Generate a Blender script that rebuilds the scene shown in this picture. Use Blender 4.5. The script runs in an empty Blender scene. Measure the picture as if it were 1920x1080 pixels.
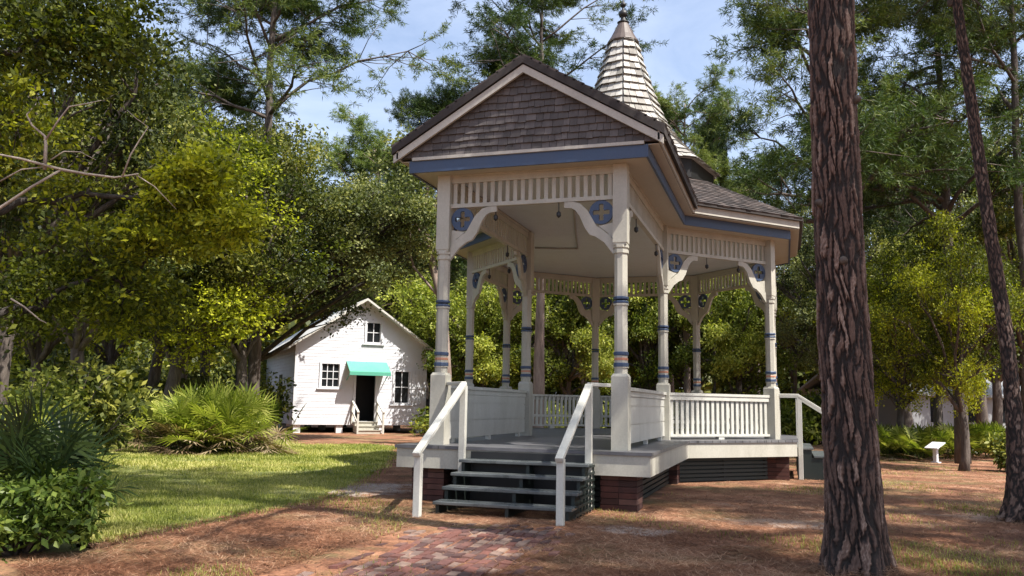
import bpy, math, random
import numpy as np
from mathutils import Matrix, Vector

scene = bpy.context.scene
col = scene.collection
R_ = math.radians

# ------------------------------------------------------------------ camera
F_PX, PITCH, YAW, ROLL = 1604.2, .1351, .3085, .0178
CAM = np.array([3.561, -19.778, 1.4])
_r0 = np.array([math.cos(YAW), math.sin(YAW), 0.]); HD = np.array([-math.sin(YAW), math.cos(YAW), 0.]); _z = np.array([0, 0, 1.])
DV = HD*math.cos(PITCH)+_z*math.sin(PITCH); _u0 = _z*math.cos(PITCH)-HD*math.sin(PITCH)
RV = _r0*math.cos(ROLL)+_u0*math.sin(ROLL); UV = _u0*math.cos(ROLL)-_r0*math.sin(ROLL)
cd = bpy.data.cameras.new("camera"); cam = bpy.data.objects.new("camera", cd); col.objects.link(cam)
cd.sensor_width = 36; cd.lens = 36*F_PX/1920; cd.clip_end = 1000; cd.clip_start = .05
m = Matrix.Identity(4)
for i in range(3):
    m[i][0] = RV[i]; m[i][1] = UV[i]; m[i][2] = -DV[i]; m[i][3] = CAM[i]
cam.matrix_world = m
scene.camera = cam

def _ray(u, v): return DV+RV*(u-960)/F_PX+UV*(540-v)/F_PX
def at(u, v, dist):                 # a point of the place: photograph column and row, distance ahead in metres
    d = _ray(u, v); return CAM+d*dist/(d@HD)
def spot(u, dist):                  # the ground below that column
    p = at(u, 760, dist); return Vector((p[0], p[1], 0))
def hgt(u, v, dist): return float(at(u, v, dist)[2])

# ------------------------------------------------------------------ light
SUN_EL, SUN_AZ = R_(56), math.atan2(-.30, .954)    # azimuth as angle of the vector towards the sun in the xy plane
sdir = Vector((math.cos(SUN_EL)*math.cos(SUN_AZ), math.cos(SUN_EL)*math.sin(SUN_AZ), math.sin(SUN_EL)))
sl = bpy.data.lights.new("sun", 'SUN'); sl.energy = 5.0; sl.angle = R_(.5); sl.color = (1, .95, .87)
so = bpy.data.objects.new("sun", sl); col.objects.link(so)
so.rotation_euler = sdir.to_track_quat('Z', 'Y').to_euler()
w = bpy.data.worlds.new("World"); scene.world = w; w.use_nodes = True
nt = w.node_tree
sky = nt.nodes.new('ShaderNodeTexSky'); sky.sky_type = 'NISHITA'; sky.sun_disc = False
sky.sun_elevation = SUN_EL; sky.sun_rotation = math.pi/2-SUN_AZ
sky.air_density = 1.0; sky.dust_density = 3.0; sky.ozone_density = 3.0
bg = nt.nodes['Background']; bg.inputs[1].default_value = .13
# thin high haze and cirrus over the clear sky
_tc = nt.nodes.new('ShaderNodeTexCoord'); _mp = nt.nodes.new('ShaderNodeMapping'); _mp.inputs['Scale'].default_value = (1.2, 1.2, 3.2); nt.links.new(_tc.outputs['Generated'], _mp.inputs[0])
_nz = nt.nodes.new('ShaderNodeTexNoise'); _nz.inputs['Scale'].default_value = 2.6; _nz.inputs['Detail'].default_value = 9; _nz.inputs['Roughness'].default_value = .62; _nz.inputs['Distortion'].default_value = .6
nt.links.new(_mp.outputs[0], _nz.inputs['Vector'])
_rp = nt.nodes.new('ShaderNodeMapRange'); _rp.inputs[1].default_value = .35; _rp.inputs[2].default_value = .7; _rp.inputs[3].default_value = .18; _rp.inputs[4].default_value = .48; nt.links.new(_nz.outputs['Fac'], _rp.inputs[0])
_mx = nt.nodes.new('ShaderNodeMix'); _mx.data_type = 'RGBA'; nt.links.new(_rp.outputs[0], _mx.inputs[0]); nt.links.new(sky.outputs[0], _mx.inputs[6]); _mx.inputs[7].default_value = (5.0, 5.5, 6.6, 1)
nt.links.new(_mx.outputs[2], bg.inputs[0])
scene.view_settings.view_transform = 'Standard'; scene.view_settings.look = 'None'
scene.view_settings.exposure = .9; scene.view_settings.gamma = 1

# ------------------------------------------------------------------ materials
def mat(name):
    mt = bpy.data.materials.new(name); mt.use_nodes = True
    return mt, mt.node_tree, mt.node_tree.nodes['Principled BSDF']
def N(t, typ, **kw):
    n = t.nodes.new(typ)
    for k, v in kw.items():
        if k.startswith('i_'): n.inputs[int(k[2:]) if k[2:].isdigit() else k[2:].replace('_', ' ')].default_value = v
        else: setattr(n, k, v)
    return n
def ramp(t, fac, stops):
    r = t.nodes.new('ShaderNodeValToRGB'); e = r.color_ramp.elements
    while len(e) < len(stops): e.new(.5)
    for k, (p, c) in enumerate(stops):
        e[k].position = p; e[k].color = (*c, 1) if len(c) == 3 else c
    t.links.new(fac, r.inputs[0]); return r.outputs[0]
def noise(t, scale, detail=4, vec=None, rough=.6):
    n = N(t, 'ShaderNodeTexNoise'); n.inputs['Scale'].default_value = scale; n.inputs['Detail'].default_value = detail
    n.inputs['Roughness'].default_value = rough
    if vec: t.links.new(vec, n.inputs['Vector'])
    return n.outputs['Fac']
def mixc(t, fac, a, b, mode='MIX'):
    n = t.nodes.new('ShaderNodeMix'); n.data_type = 'RGBA'; n.blend_type = mode
    for k, s in ((0, fac), (6, a), (7, b)):
        if hasattr(s, 'links'): t.links.new(s, n.inputs[k])
        else: n.inputs[k].default_value = s if k == 0 else (*s, 1)
    return n.outputs[2]
def objv(t, scale=(1, 1, 1)):
    g = t.nodes.new('ShaderNodeNewGeometry'); mp = t.nodes.new('ShaderNodeMapping')
    mp.inputs['Scale'].default_value = scale; t.links.new(g.outputs['Position'], mp.inputs[0]); return mp.outputs[0]
def bump(t, b, h, strength=.3, dist=.02):
    n = t.nodes.new('ShaderNodeBump'); n.inputs['Strength'].default_value = strength; n.inputs['Distance'].default_value = dist
    t.links.new(h, n.inputs['Height']); t.links.new(n.outputs[0], b.inputs['Normal'])
def attr(t, name):
    a = t.nodes.new('ShaderNodeAttribute'); a.attribute_name = name; return a.outputs['Fac']

def painted(name, c, dirt=(.3, .26, .2), rough=.5, amt=.35, sc=3.):
    mt, t, b = mat(name)
    v = objv(t, (1, 1, .35))
    f = ramp(t, noise(t, sc, 8, v, .7), [(.42, (0, 0, 0)), (.8, (amt, amt, amt))])
    f2 = ramp(t, noise(t, 40, 4, objv(t)), [(.3, (.90, .90, .90)), (.7, (1.04, 1.04, 1.04))])
    c1 = mixc(t, f, c, dirt)
    t.links.new(mixc(t, 1., c1, f2, 'MULTIPLY'), b.inputs['Base Color'])
    b.inputs['Roughness'].default_value = rough
    bump(t, b, noise(t, 60, 4, objv(t, (1, 1, .2))), .15, .004)
    return mt
M = {}
M['cream'] = painted('cream_paint', (.465, .445, .378), (.22, .2, .155), amt=.5)
M['cream_light'] = painted('cream_rail_paint', (.555, .545, .49), (.28, .26, .2), amt=.45)
M['ceiling'] = painted('ceiling_paint', (.60, .63, .64), amt=.2)
M['soffit'] = painted('bounce_lit_soffit_paint', (.44, .39, .305), amt=.3)  # cream paint with warm bounced light put into the colour
M['blue'] = painted('blue_paint', (.043, .073, .14), (.075, .085, .12))
M['rust_band'] = painted('terracotta_paint', (.5, .22, .13))
M['white'] = painted('white_paint', (.68, .69, .72), (.45, .43, .4), amt=.3)
M['rake'] = painted('rake_trim_paint', (.48, .45, .39), (.25, .23, .2), amt=.5)
M['dark_green'] = painted('dark_green_paint', (.012, .020, .017), (.025, .024, .02))
M['teal'] = painted('teal_awning_paint', (.09, .38, .27), (.16, .34, .27))
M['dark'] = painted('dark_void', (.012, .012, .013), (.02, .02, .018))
M['black_metal'] = painted('black_iron', (.015, .015, .016), (.04, .03, .03))
M['copper'] = painted('aged_copper', (.085, .06, .05), (.06, .045, .04), .5)
M['grey_metal'] = painted('grey_conduit', (.35, .33, .3))
M['grey_wall'] = painted('pale_grey_siding', (.24, .25, .26), (.2, .2, .2))
M['house_roof'] = painted('pale_metal_roof', (.6, .58, .53), (.35, .33, .3), .4)

def shingle_mat(name, stops, rough=.8):
    mt, t, b = mat(name)
    c = ramp(t, attr(t, 'rnd'), stops)
    f = ramp(t, noise(t, 9, 6, objv(t, (1, 1, .5))), [(.3, (.72, .72, .72)), (.7, (1.15, 1.15, 1.15))])
    t.links.new(mixc(t, 1., c, f, 'MULTIPLY'), b.inputs['Base Color']); b.inputs['Roughness'].default_value = rough
    bump(t, b, noise(t, 45, 5, objv(t)), .4, .006); return mt
M['gable_shingle'] = shingle_mat('gable_shingle', [(0, (.085, .074, .070)), (.5, (.105, .091, .087)), (1, (.132, .115, .109))])
M['roof_shingle'] = shingle_mat('dark_roof_shingle', [(0, (.03, .024, .022)), (.5, (.055, .042, .038)), (1, (.12, .095, .085))])
M['spire_shingle'] = shingle_mat('silvered_shingle', [(0, (.17, .158, .14)), (.4, (.36, .338, .305)), (1, (.54, .515, .47))])
M['brick'] = shingle_mat('red_brick', [(0, (.035, .015, .012)), (.6, (.075, .025, .018)), (1, (.12, .06, .045))])

mt, t, b = mat('deck_boards'); M['deck'] = mt
br = N(t, 'ShaderNodeTexBrick'); br.offset = .37
for k, v in (('Scale', 1.), ('Mortar Size', .007), ('Brick Width', 3.2), ('Row Height', .13), ('Bias', 0.)): br.inputs[k].default_value = v
br.inputs['Color1'].default_value = (.12, .12, .135, 1); br.inputs['Color2'].default_value = (.16, .16, .17, 1); br.inputs['Mortar'].default_value = (.02, .02, .02, 1)
t.links.new(objv(t), br.inputs['Vector'])
f = ramp(t, noise(t, 2.2, 8, objv(t, (1, 3, 1))), [(.35, (.6, .6, .6)), (.75, (1.25, 1.22, 1.15))])
t.links.new(mixc(t, 1., br.outputs[0], f, 'MULTIPLY'), b.inputs['Base Color']); b.inputs['Roughness'].default_value = .42
bump(t, b, noise(t, 30, 4, objv(t, (.2, 1, 1))), .2, .004)

mt, t, b = mat('step_paint'); M['step'] = mt
f = noise(t, 4, 8, objv(t, (1, 2, 1)))
t.links.new(ramp(t, f, [(.3, (.06, .07, .07)), (.6, (.11, .12, .12)), (.8, (.2, .2, .19))]), b.inputs['Base Color'])
t.links.new(ramp(t, f, [(.3, (.2, .2, .2)), (.8, (.5, .5, .5))]), b.inputs['Roughness'])

mt, t, b = mat('clapboard'); M['clap'] = mt
tc = t.nodes.new('ShaderNodeTexCoord'); sx = t.nodes.new('ShaderNodeSeparateXYZ'); t.links.new(tc.outputs['Object'], sx.inputs[0])
mm = N(t, 'ShaderNodeMath', operation='MULTIPLY', i_1=1/.15); t.links.new(sx.outputs[2], mm.inputs[0])
fr = N(t, 'ShaderNodeMath', operation='FRACT'); t.links.new(mm.outputs[0], fr.inputs[0])
c = mixc(t, ramp(t, noise(t, 2, 8, objv(t)), [(.4, (0, 0, 0)), (.8, (.4, .4, .4))]), (.66, .67, .71), (.47, .46, .47))
t.links.new(c, b.inputs['Base Color']); b.inputs['Roughness'].default_value = .5

def glass(name):
    mt, t, b = mat(name); b.inputs['Base Color'].default_value = (.012, .014, .016, 1); b.inputs['Roughness'].default_value = .12; b.inputs['Specular IOR Level'].default_value = .25; return mt
M['glass'] = glass('window_glass')

# ground: pine straw and bare orange soil, mossy patches
mt, t, b = mat('pine_straw_soil'); M['soil'] = mt
v = objv(t)
big = noise(t, .35, 6, v, .6); med = noise(t, 1.6, 8, v, .7); fin = noise(t, 24, 6, v, .75)
c = ramp(t, med, [(.30, (.065, .026, .013)), (.44, (.17, .072, .035)), (.57, (.29, .135, .07)), (.72, (.47, .33, .24))])
sp = ramp(t, fin, [(.3, (.38, .34, .32)), (.5, (1, 1, 1)), (.70, (1.7, 1.65, 1.6))])
c = mixc(t, 1., c, sp, 'MULTIPLY')
gm = ramp(t, noise(t, .5, 7, objv(t, (1, 1.3, 1)), .65), [(.5, (0, 0, 0)), (.66, (.75, .75, .75))])
c = mixc(t, gm, c, mixc(t, fin, (.05, .065, .015), (.17, .17, .06)))
def patch(t, c, center, rad, colr):
    g = t.nodes.new('ShaderNodeNewGeometry'); mp = t.nodes.new('ShaderNodeMapping'); mp.vector_type = 'POINT'
    mp.inputs['Location'].default_value = (-center[0]/rad[0], -center[1]/rad[1], 0); mp.inputs['Scale'].default_value = (1/rad[0], 1/rad[1], 1)
    t.links.new(g.outputs['Position'], mp.inputs[0])
    ln = N(t, 'ShaderNodeVectorMath', operation='LENGTH'); t.links.new(mp.outputs[0], ln.inputs[0])
    nz = noise(t, 2.2, 8, objv(t), .7)
    ad = N(t, 'ShaderNodeMath', operation='ADD'); t.links.new(ln.outputs['Value'], ad.inputs[0]); t.links.new(nz, ad.inputs[1])
    f0 = ramp(t, ad.outputs[0], [(.8, (1, 1, 1)), (1.5, (0, 0, 0))])
    f = mixc(t, 1., f0, ramp(t, noise(t, 38, 4, objv(t), .8), [(.36, (.1, .1, .1)), (.56, (1, 1, 1))]), 'MULTIPLY')
    cc = mixc(t, noise(t, 60, 3, objv(t)), tuple(x*.55 for x in colr), tuple(min(x*1.25, .8) for x in colr))
    return mixc(t, f, c, cc)
c = patch(t, c, (-2.9, -7.0), (1.5, 2.6), (.46, .42, .38))
c = patch(t, c, (1.9, -9.8), (1.1, .8), (.52, .45, .39))
c = patch(t, c, (3.6, -8.4), (1.9, .9), (.46, .38, .32))
c = patch(t, c, (6.5, -6.5), (2.2, 1.2), (.40, .31, .24))
c = patch(t, c, (9., -1.), (3., 1.6), (.42, .33, .26))
t.links.new(c, b.inputs['Base Color']); b.inputs['Roughness'].default_value = .95
bump(t, b, fin, .35, .02)

mt, t, b = mat('lawn_soil'); M['lawn'] = mt
c = ramp(t, noise(t, 1.1, 8, objv(t), .7), [(.3, (.085, .11, .02)), (.5, (.17, .185, .045)), (.66, (.25, .235, .085)), (.8, (.32, .265, .14))])
f = ramp(t, noise(t, 30, 5, objv(t), .8), [(.3, (.5, .5, .5)), (.7, (1.35, 1.35, 1.3))])
t.links.new(mixc(t, 1., c, f, 'MULTIPLY'), b.inputs['Base Color']); b.inputs['Roughness'].default_value = .9
bump(t, b, noise(t, 40, 5, objv(t)), .8, .03)

def leaf_mat(name, dark, mid, light, trans=.28, gloss=.5):
    mt, t, b = mat(name)
    oi = t.nodes.new('ShaderNodeObjectInfo')
    a = N(t, 'ShaderNodeMath', operation='MULTIPLY', i_1=.5); t.links.new(attr(t, 'rnd'), a.inputs[0])
    a2 = N(t, 'ShaderNodeMath', operation='MULTIPLY_ADD', i_1=.5); t.links.new(attr(t, 'clump'), a2.inputs[0]); t.links.new(a.outputs[0], a2.inputs[2])
    c = ramp(t, a2.outputs[0], [(.12, dark), (.5, mid), (.88, light)])
    hs = t.nodes.new('ShaderNodeHueSaturation')
    vr = N(t, 'ShaderNodeMath', operation='MULTIPLY_ADD', i_1=.5, i_2=.78); t.links.new(oi.outputs['Random'], vr.inputs[0]); t.links.new(vr.outputs[0], hs.inputs['Value'])
    t.links.new(c, hs.inputs['Color'])
    t.links.new(hs.outputs[0], b.inputs['Base Color']); b.inputs['Roughness'].default_value = gloss
    b.inputs['Specular IOR Level'].default_value = .2
    tr = t.nodes.new('ShaderNodeBsdfTranslucent')
    tcol = mixc(t, 1., hs.outputs[0], (1.25, 1.35, .55), 'MULTIPLY'); t.links.new(tcol, tr.inputs[0])
    mx = t.nodes.new('ShaderNodeMixShader'); mx.inputs[0].default_value = trans
    t.links.new(b.outputs[0], mx.inputs[1]); t.links.new(tr.outputs[0], mx.inputs[2])
    t.links.new(mx.outputs[0], t.nodes['Material Output'].inputs[0]); return mt
M['oak_leaf'] = leaf_mat('oak_leaf', (.018, .030, .007), (.088, .108, .022), (.33, .32, .06))
M['oak_yellow'] = leaf_mat('yellowing_oak_leaf', (.02, .032, .006), (.105, .125, .014), (.42, .43, .03), .4)
M['oak_grey'] = leaf_mat('grey_green_oak_leaf', (.03, .046, .016), (.125, .148, .05), (.38, .38, .14))
M['bright_leaf'] = leaf_mat('bright_leaf', (.035, .055, .01), (.15, .185, .03), (.42, .43, .09), .38)
M['pine_needle'] = leaf_mat('pine_needle', (.022, .042, .014), (.062, .098, .026), (.17, .195, .05), .25, .5)
M['pine_light'] = leaf_mat('light_pine_needle', (.05, .085, .03), (.12, .165, .05), (.25, .27, .08), .3, .5)
M['palmetto'] = leaf_mat('palmetto_leaf', (.06, .09, .014), (.20, .24, .035), (.45, .45, .13), .35, .35)
M['palmetto_dark'] = leaf_mat('dark_palmetto_leaf', (.012, .022, .01), (.022, .04, .014), (.05, .075, .02), .2, .35)
M['bush_leaf'] = leaf_mat('glossy_bush_leaf', (.035, .06, .012), (.085, .135, .024), (.24, .30, .06), .35, .35)
M['dead_leaf'] = leaf_mat('dead_frond', (.10, .065, .035), (.2, .14, .08), (.34, .27, .17), .2, .7)
M['grass'] = leaf_mat('grass_blade', (.075, .11, .016), (.25, .265, .055), (.50, .45, .18), .35, .5)
M['straw'] = leaf_mat('fallen_pine_needle', (.055, .021, .011), (.20, .085, .042), (.46, .30, .19), .05, .7)

def bark_mat(name, c0, c1, c2, sc=9.):
    mt, t, b = mat(name)
    n1 = noise(t, sc, 8, objv(t, (1, 1, .22)), .7)
    c = ramp(t, n1, [(.3, c0), (.5, c1), (.7, c2)])
    t.links.new(c, b.inputs['Base Color']); b.inputs['Roughness'].default_value = .85
    bump(t, b, n1, .9, .05); return mt
M['bark'] = bark_mat('grey_brown_bark', (.035, .027, .022), (.09, .07, .058), (.17, .14, .115))
M['bark_pale'] = bark_mat('pale_bark', (.14, .10, .08), (.26, .19, .155), (.36, .29, .24), 6)
M['bark_dark'] = bark_mat('dark_bark', (.015, .012, .01), (.04, .032, .026), (.08, .065, .055))
M['twig'] = bark_mat('bleached_twig', (.16, .12, .10), (.28, .23, .19), (.4, .34, .29))
mt, t, b = mat('plated_pine_bark'); M['plate_bark'] = mt
c = ramp(t, attr(t, 'plate'), [(0, (.010, .0065, .005)), (.3, (.026, .015, .012)), (.6, (.085, .050, .038)), (.85, (.135, .085, .066)), (1, (.26, .19, .155))])
f = ramp(t, noise(t, 22, 8, objv(t, (1, 1, .4)), .75), [(.3, (.6, .58, .56)), (.7, (1.4, 1.36, 1.3))])
t.links.new(mixc(t, 1., c, f, 'MULTIPLY'), b.inputs['Base Color']); b.inputs['Roughness'].default_value = .8
bump(t, b, noise(t, 55, 6, objv(t, (1, 1, .5)), .7), .7, .012)

# ------------------------------------------------------------------ helpers
def tag(o, label=None, cat=None, group=None, kind=None):
    if label: o['label'] = label
    if cat: o['category'] = cat
    if group: o['group'] = group
    if kind: o['kind'] = kind
    return o
def empty(name, label, cat, loc=(0, 0, 0), rz=0., group=None):
    o = bpy.data.objects.new(name, None); col.objects.link(o); o.location = loc; o.rotation_euler = (0, 0, rz); o.empty_display_size = .2
    return tag(o, label, cat, group)
def link(name, me, parent=None, loc=None):
    o = bpy.data.objects.new(name, me); col.objects.link(o)
    if parent: o.parent = parent
    if loc is not None: o.location = loc
    return o
def np_mesh(name, V, Fq, material, attrs=None, smooth=False):
    V = np.asarray(V, np.float32); Fq = np.asarray(Fq, np.int32); n, k = Fq.shape
    me = bpy.data.meshes.new(name)
    me.vertices.add(len(V)); me.vertices.foreach_set('co', V.ravel())
    me.loops.add(n*k); me.loops.foreach_set('vertex_index', Fq.ravel())
    me.polygons.add(n); me.polygons.foreach_set('loop_start', np.arange(n, dtype=np.int32)*k); me.polygons.foreach_set('loop_total', np.full(n, k, np.int32))
    if smooth: me.polygons.foreach_set('use_smooth', np.ones(n, bool))
    for an, (dom, val) in (attrs or {}).items():
        a = me.attributes.new(an, 'FLOAT', dom); a.data.foreach_set('value', np.asarray(val, np.float32))
    me.update(calc_edges=True); me.materials.append(material); return me

class MB:                                       # collects solids, builds ONE mesh
    def __init__(s, mtx=None): s.v = []; s.f = []; s.r = []; s.m = mtx or Matrix.Identity(4); s.rnd = random.Random(5); s.sm = False
    def add(s, vs, fs, rnd=None):
        b = len(s.v); s.v += [tuple(s.m @ Vector(p)) for p in vs]; s.f += [tuple(b+i for i in f) for f in fs]
        q = s.rnd.random() if rnd is None else rnd; s.r += [q]*len(fs); return s
    def box(s, x0, x1, y0, y1, z0, z1, rnd=None):
        return s.add([(x0, y0, z0), (x1, y0, z0), (x1, y1, z0), (x0, y1, z0), (x0, y0, z1), (x1, y0, z1), (x1, y1, z1), (x0, y1, z1)],
                     [(3, 2, 1, 0), (4, 5, 6, 7), (0, 1, 5, 4), (1, 2, 6, 5), (2, 3, 7, 6), (3, 0, 4, 7)], rnd)
    def bar(s, a, b, wd, ht, up=(0, 0, 1)):     # rectangular bar between two points
        a, b = Vector(a), Vector(b); d = (b-a).normalized(); up = Vector(up); sd = d.cross(up).normalized(); u2 = sd.cross(d)
        vs = [p+sd*x*wd/2+u2*y*ht/2 for p in (a, b) for x, y in ((-1, -1), (1, -1), (1, 1), (-1, 1))]
        return s.add(vs, [(3, 2, 1, 0), (4, 5, 6, 7), (0, 1, 5, 4), (1, 2, 6, 5), (2, 3, 7, 6), (3, 0, 4, 7)])
    def prism(s, poly, z0, z1):                 # extruded polygon (ccw, xy)
        n = len(poly)
        return s.add([(x, y, z0) for x, y in poly]+[(x, y, z1) for x, y in poly],
                     [tuple(range(n-1, -1, -1)), tuple(range(n, 2*n))]+[(i, (i+1) % n, (i+1) % n+n, i+n) for i in range(n)])
    def ring(s, outer, inner, z0, z1, closed=True):
        n = len(outer); vs = [(x, y, z) for P in (outer, inner) for z in (z0, z1) for x, y in P]; fs = []
        for i in range(n if closed else n-1):
            j = (i+1) % n
            fs += [(i, j, n+j, n+i), (2*n+j, 2*n+i, 3*n+i, 3*n+j), (n+i, n+j, 3*n+j, 3*n+i), (j, i, 2*n+i, 2*n+j)]
        if not closed: fs += [(0, n, 3*n, 2*n), (n-1, 3*n-1, 4*n-1, 2*n-1)]
        return s.add(vs, fs)
    def lathe(s, prof, seg=16, cx=0, cy=0, rot=0.):
        n = len(prof); vs = []; fs = []
        for r, z in prof:
            for k in range(seg):
                a = rot+2*math.pi*k/seg; vs.append((cx+r*math.cos(a), cy+r*math.sin(a), z))
        for i in range(n-1):
            for k in range(seg):
                j = (k+1) % seg; fs.append((i*seg+k, i*seg+j, (i+1)*seg+j, (i+1)*seg+k))
        fs += [tuple(range(seg-1, -1, -1)), tuple((n-1)*seg+k for k in range(seg))]
        return s.add(vs, fs)
    def tube(s, pts, rads, seg=8):
        pts = [Vector(p) for p in pts]; n = len(pts); vs = []; fs = []; prev = None
        for i, p in enumerate(pts):
            d = (pts[min(i+1, n-1)]-pts[max(i-1, 0)]).normalized()
            x = d.orthogonal().normalized() if prev is None else (prev-d*prev.dot(d)).normalized()
            prev = x; y = d.cross(x)
            for k in range(seg):
                a = 2*math.pi*k/seg; vs.append(p+(x*math.cos(a)+y*math.sin(a))*rads[i])
        for i in range(n-1):
            for k in range(seg):
                j = (k+1) % seg; fs.append((i*seg+k, i*seg+j, (i+1)*seg+j, (i+1)*seg+k))
        fs += [tuple(range(seg-1, -1, -1)), tuple((n-1)*seg+k for k in range(seg))]
        return s.add(vs, fs)
    def mesh(s, name, material, smooth=False, bevel=0.):
        me = bpy.data.meshes.new(name); me.from_pydata(s.v, [], s.f)
        a = me.attributes.new('rnd', 'FLOAT', 'FACE'); a.data.foreach_set('value', s.r)
        if smooth: me.polygons.foreach_set('use_smooth', [True]*len(s.f))
        me.update(); me.materials.append(material); return me
    def build(s, name, material, parent=None, smooth=False, bevel=0., loc=None):
        o = link(name, s.mesh(name, material, smooth), parent, loc)
        if bevel:
            bm = o.modifiers.new('bevel', 'BEVEL'); bm.width = bevel; bm.segments = 2; bm.limit_method = 'ANGLE'; bm.angle_limit = R_(40)
        return o
def copy_part(o, parent, mtx=None):
    c = o.copy(); col.objects.link(c); c.parent = parent
    if mtx is not None: c.matrix_local = mtx
    return c
def copy_tree(root, loc, rz=0., sc=(1, 1, 1), label=None, group=None):
    r = root.copy(); col.objects.link(r); r.location = loc; r.rotation_euler = (0, 0, rz); r.scale = sc
    if label: r['label'] = label
    if group: r['group'] = group
    for ch in list(root.children):
        c = ch.copy(); col.objects.link(c); c.parent = r
        for g in list(ch.children):
            d = g.copy(); col.objects.link(d); d.parent = c
    return r

def shingles(mb, origin, ux, uup, nrm, width_at, length, course, sw, thick=.018, seed=1, lift=.02):
    """rows of single shingles on a plane: width_at(h) gives (x0, x1) at distance h up the slope"""
    rr = random.Random(seed); origin, ux, uup, nrm = Vector(origin), Vector(ux), Vector(uup), Vector(nrm)
    n = int(math.ceil(length/course))
    for k in range(n):
        h0 = k*course-.0; h1 = min((k+1)*course+.03, length)
        x0, x1 = width_at(min((k+.5)*course, length)); x = x0-rr.random()*sw
        while x < x1:
            ww = sw*rr.uniform(.75, 1.3); a = max(x+.0025, x0); bb = min(x+ww-.0025, x1); x += ww
            if bb-a < .02: continue
            hh = h0+rr.uniform(-.012, .008)
            l0, l1 = lift+rr.uniform(0, .006), .004
            def P(px, ph, pl): return origin+ux*px+uup*ph+nrm*pl
            xa0, xa1 = width_at(h1); a2, b2 = max(a, xa0-.0), min(bb, xa1+.0)
            if b2 <= a2: b2 = a2 = min(max((a+bb)/2, xa0), xa1)
            vs = [P(a, hh, l0+thick), P(bb, hh, l0+thick), P(b2, h1, l1+thick), P(a2, h1, l1+thick), P(a, hh, 0), P(bb, hh, 0), P(b2, h1, 0), P(a2, h1, 0)]
            mb.add(vs, [(0, 1, 2, 3), (4, 5, 1, 0), (5, 6, 2, 1), (7, 4, 0, 3)], rr.random())
    return mb

# ------------------------------------------------------------------ the bandstand
TT = math.tan(math.pi/8); A = 3.30; HW = A*TT; LW = 4.46
DK, RL, PT, EV, APEX = .793, 1.675, 4.88, 5.22, 6.47
YF = -A-LW
def outline(o, of=None):                        # wing + octagon outline moved out by o (of at the wing front)
    of = o if of is None else of; ap = A+o; k = ap*TT; wx = HW+o
    return [(-wx, YF-of), (wx, YF-of), (wx, wx-ap*(1+TT)), (ap, -k), (ap, k), (k, ap), (-k, ap), (-ap, k), (-ap, -k), (-wx, wx-ap*(1+TT))]
bs = empty('bandstand', 'cream and blue wooden bandstand with a shingled gable porch and a pointed spire', 'bandstand')
mb = MB(); mb.prism(outline(.50, .47), DK-.045, DK); mb.build('deck', M['deck'], bs)
mb = MB(); mb.ring(outline(.475, .445), outline(.435, .405), DK-.32, DK-.047); mb.build('skirt_board', M['cream'], bs)
# under the deck: brick piers and dark green louvred skirting
def brick_pier(x, y, wx=.42, wy=.42, ht=DK-.06):
    p = MB(); rr = random.Random(int(x*91+y*37)); nz = 9; dz = ht/nz
    for k in range(nz):
        off = (k % 2)*.11
        for sx in range(2):
            for sy in range(2):
                x0 = -wx/2+sx*wx/2; y0 = -wy/2+sy*wy/2
                e = rr.uniform(0, .006)
                p.box(x+x0+.004-e, x+x0+wx/2-.004+e, y+y0+.004-e, y+y0+wy/2-.004+e, k*dz+.005, (k+1)*dz-.004, rr.random())
    p.box(x-wx/2+.02, x+wx/2-.02, y-wy/2+.02, y+wy/2-.02, 0, ht, .0)
    return p.build('brick_pier', M['brick'], bs)
post_xy = [(-HW, YF), (HW, YF), (HW, -A), (A, -HW), (A, HW), (HW, A), (-HW, A), (-A, HW), (-A, -HW), (-HW, -A)]
for x, y in post_xy: brick_pier(x*1.02, y*1.01, .5, .5)
for k in range(10):                             # louvred skirting between the piers
    a_, b_ = Vector((*post_xy[k], 0)), Vector((*post_xy[(k+1) % 10], 0))
    d = (b_-a_).normalized(); n_ = Vector((d.y, -d.x, 0)); p = MB(); L = (b_-a_).length
    Mx = Matrix((( d.x, n_.x, 0, a_.x), (d.y, n_.y, 0, a_.y), (0, 0, 1, 0), (0, 0, 0, 1)))
    p.m = Mx
    for j in range(9): p.box(.27, L-.27, .10+.02*(j % 2)*0, .13, .02+j*.075, .02+j*.075+.052)
    for xx in (.27, L/2, L-.3): p.box(xx, xx+.04, .06, .098, 0, DK-.06)
    p.box(.27, L-.27, .02, .04, 0, DK-.06)
    p.build('louvre_panel', M['dark_green'], bs)

# posts
def post_mesh():
    p = MB(); s, o = 4, 8; q = math.pi/4; r2 = math.sqrt(2)
    def sq(h, z0, z1): p.box(-h, h, -h, h, z0, z1)
    sq(.118, 0, 1.02); p.lathe([(.118*r2, 1.02), (.095*r2, 1.06)], 4, rot=q)
    def oc(h, z0, z1): p.lathe([(h/math.cos(math.pi/8), z0), (h/math.cos(math.pi/8), z1)], 8, rot=math.pi/8)
    oc(.088, 1.06, 1.145); oc(.104, 1.145, 1.155); oc(.088, 1.215, 1.315); oc(.088, 1.37, 2.03)
    oc(.102, 2.03, 2.055); oc(.088, 2.155, 2.78); oc(.104, 2.78, 2.83); oc(.092, 2.83, 2.86); oc(.108, 2.86, 2.90); sq(.094, 2.90, 2.93)
    sq(.103, 2.93, PT-DK)
    return p.mesh('post', M['cream'])
def band_mesh(h, z0, z1, m_):
    p = MB(); c_ = math.cos(math.pi/8); h /= c_
    p.lathe([(h*.93, z0), (h, z0+.01), (h, z1-.01), (h*.93, z1)], 8, rot=math.pi/8); return p.mesh('painted_band', m_)
pm = post_mesh()
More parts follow.
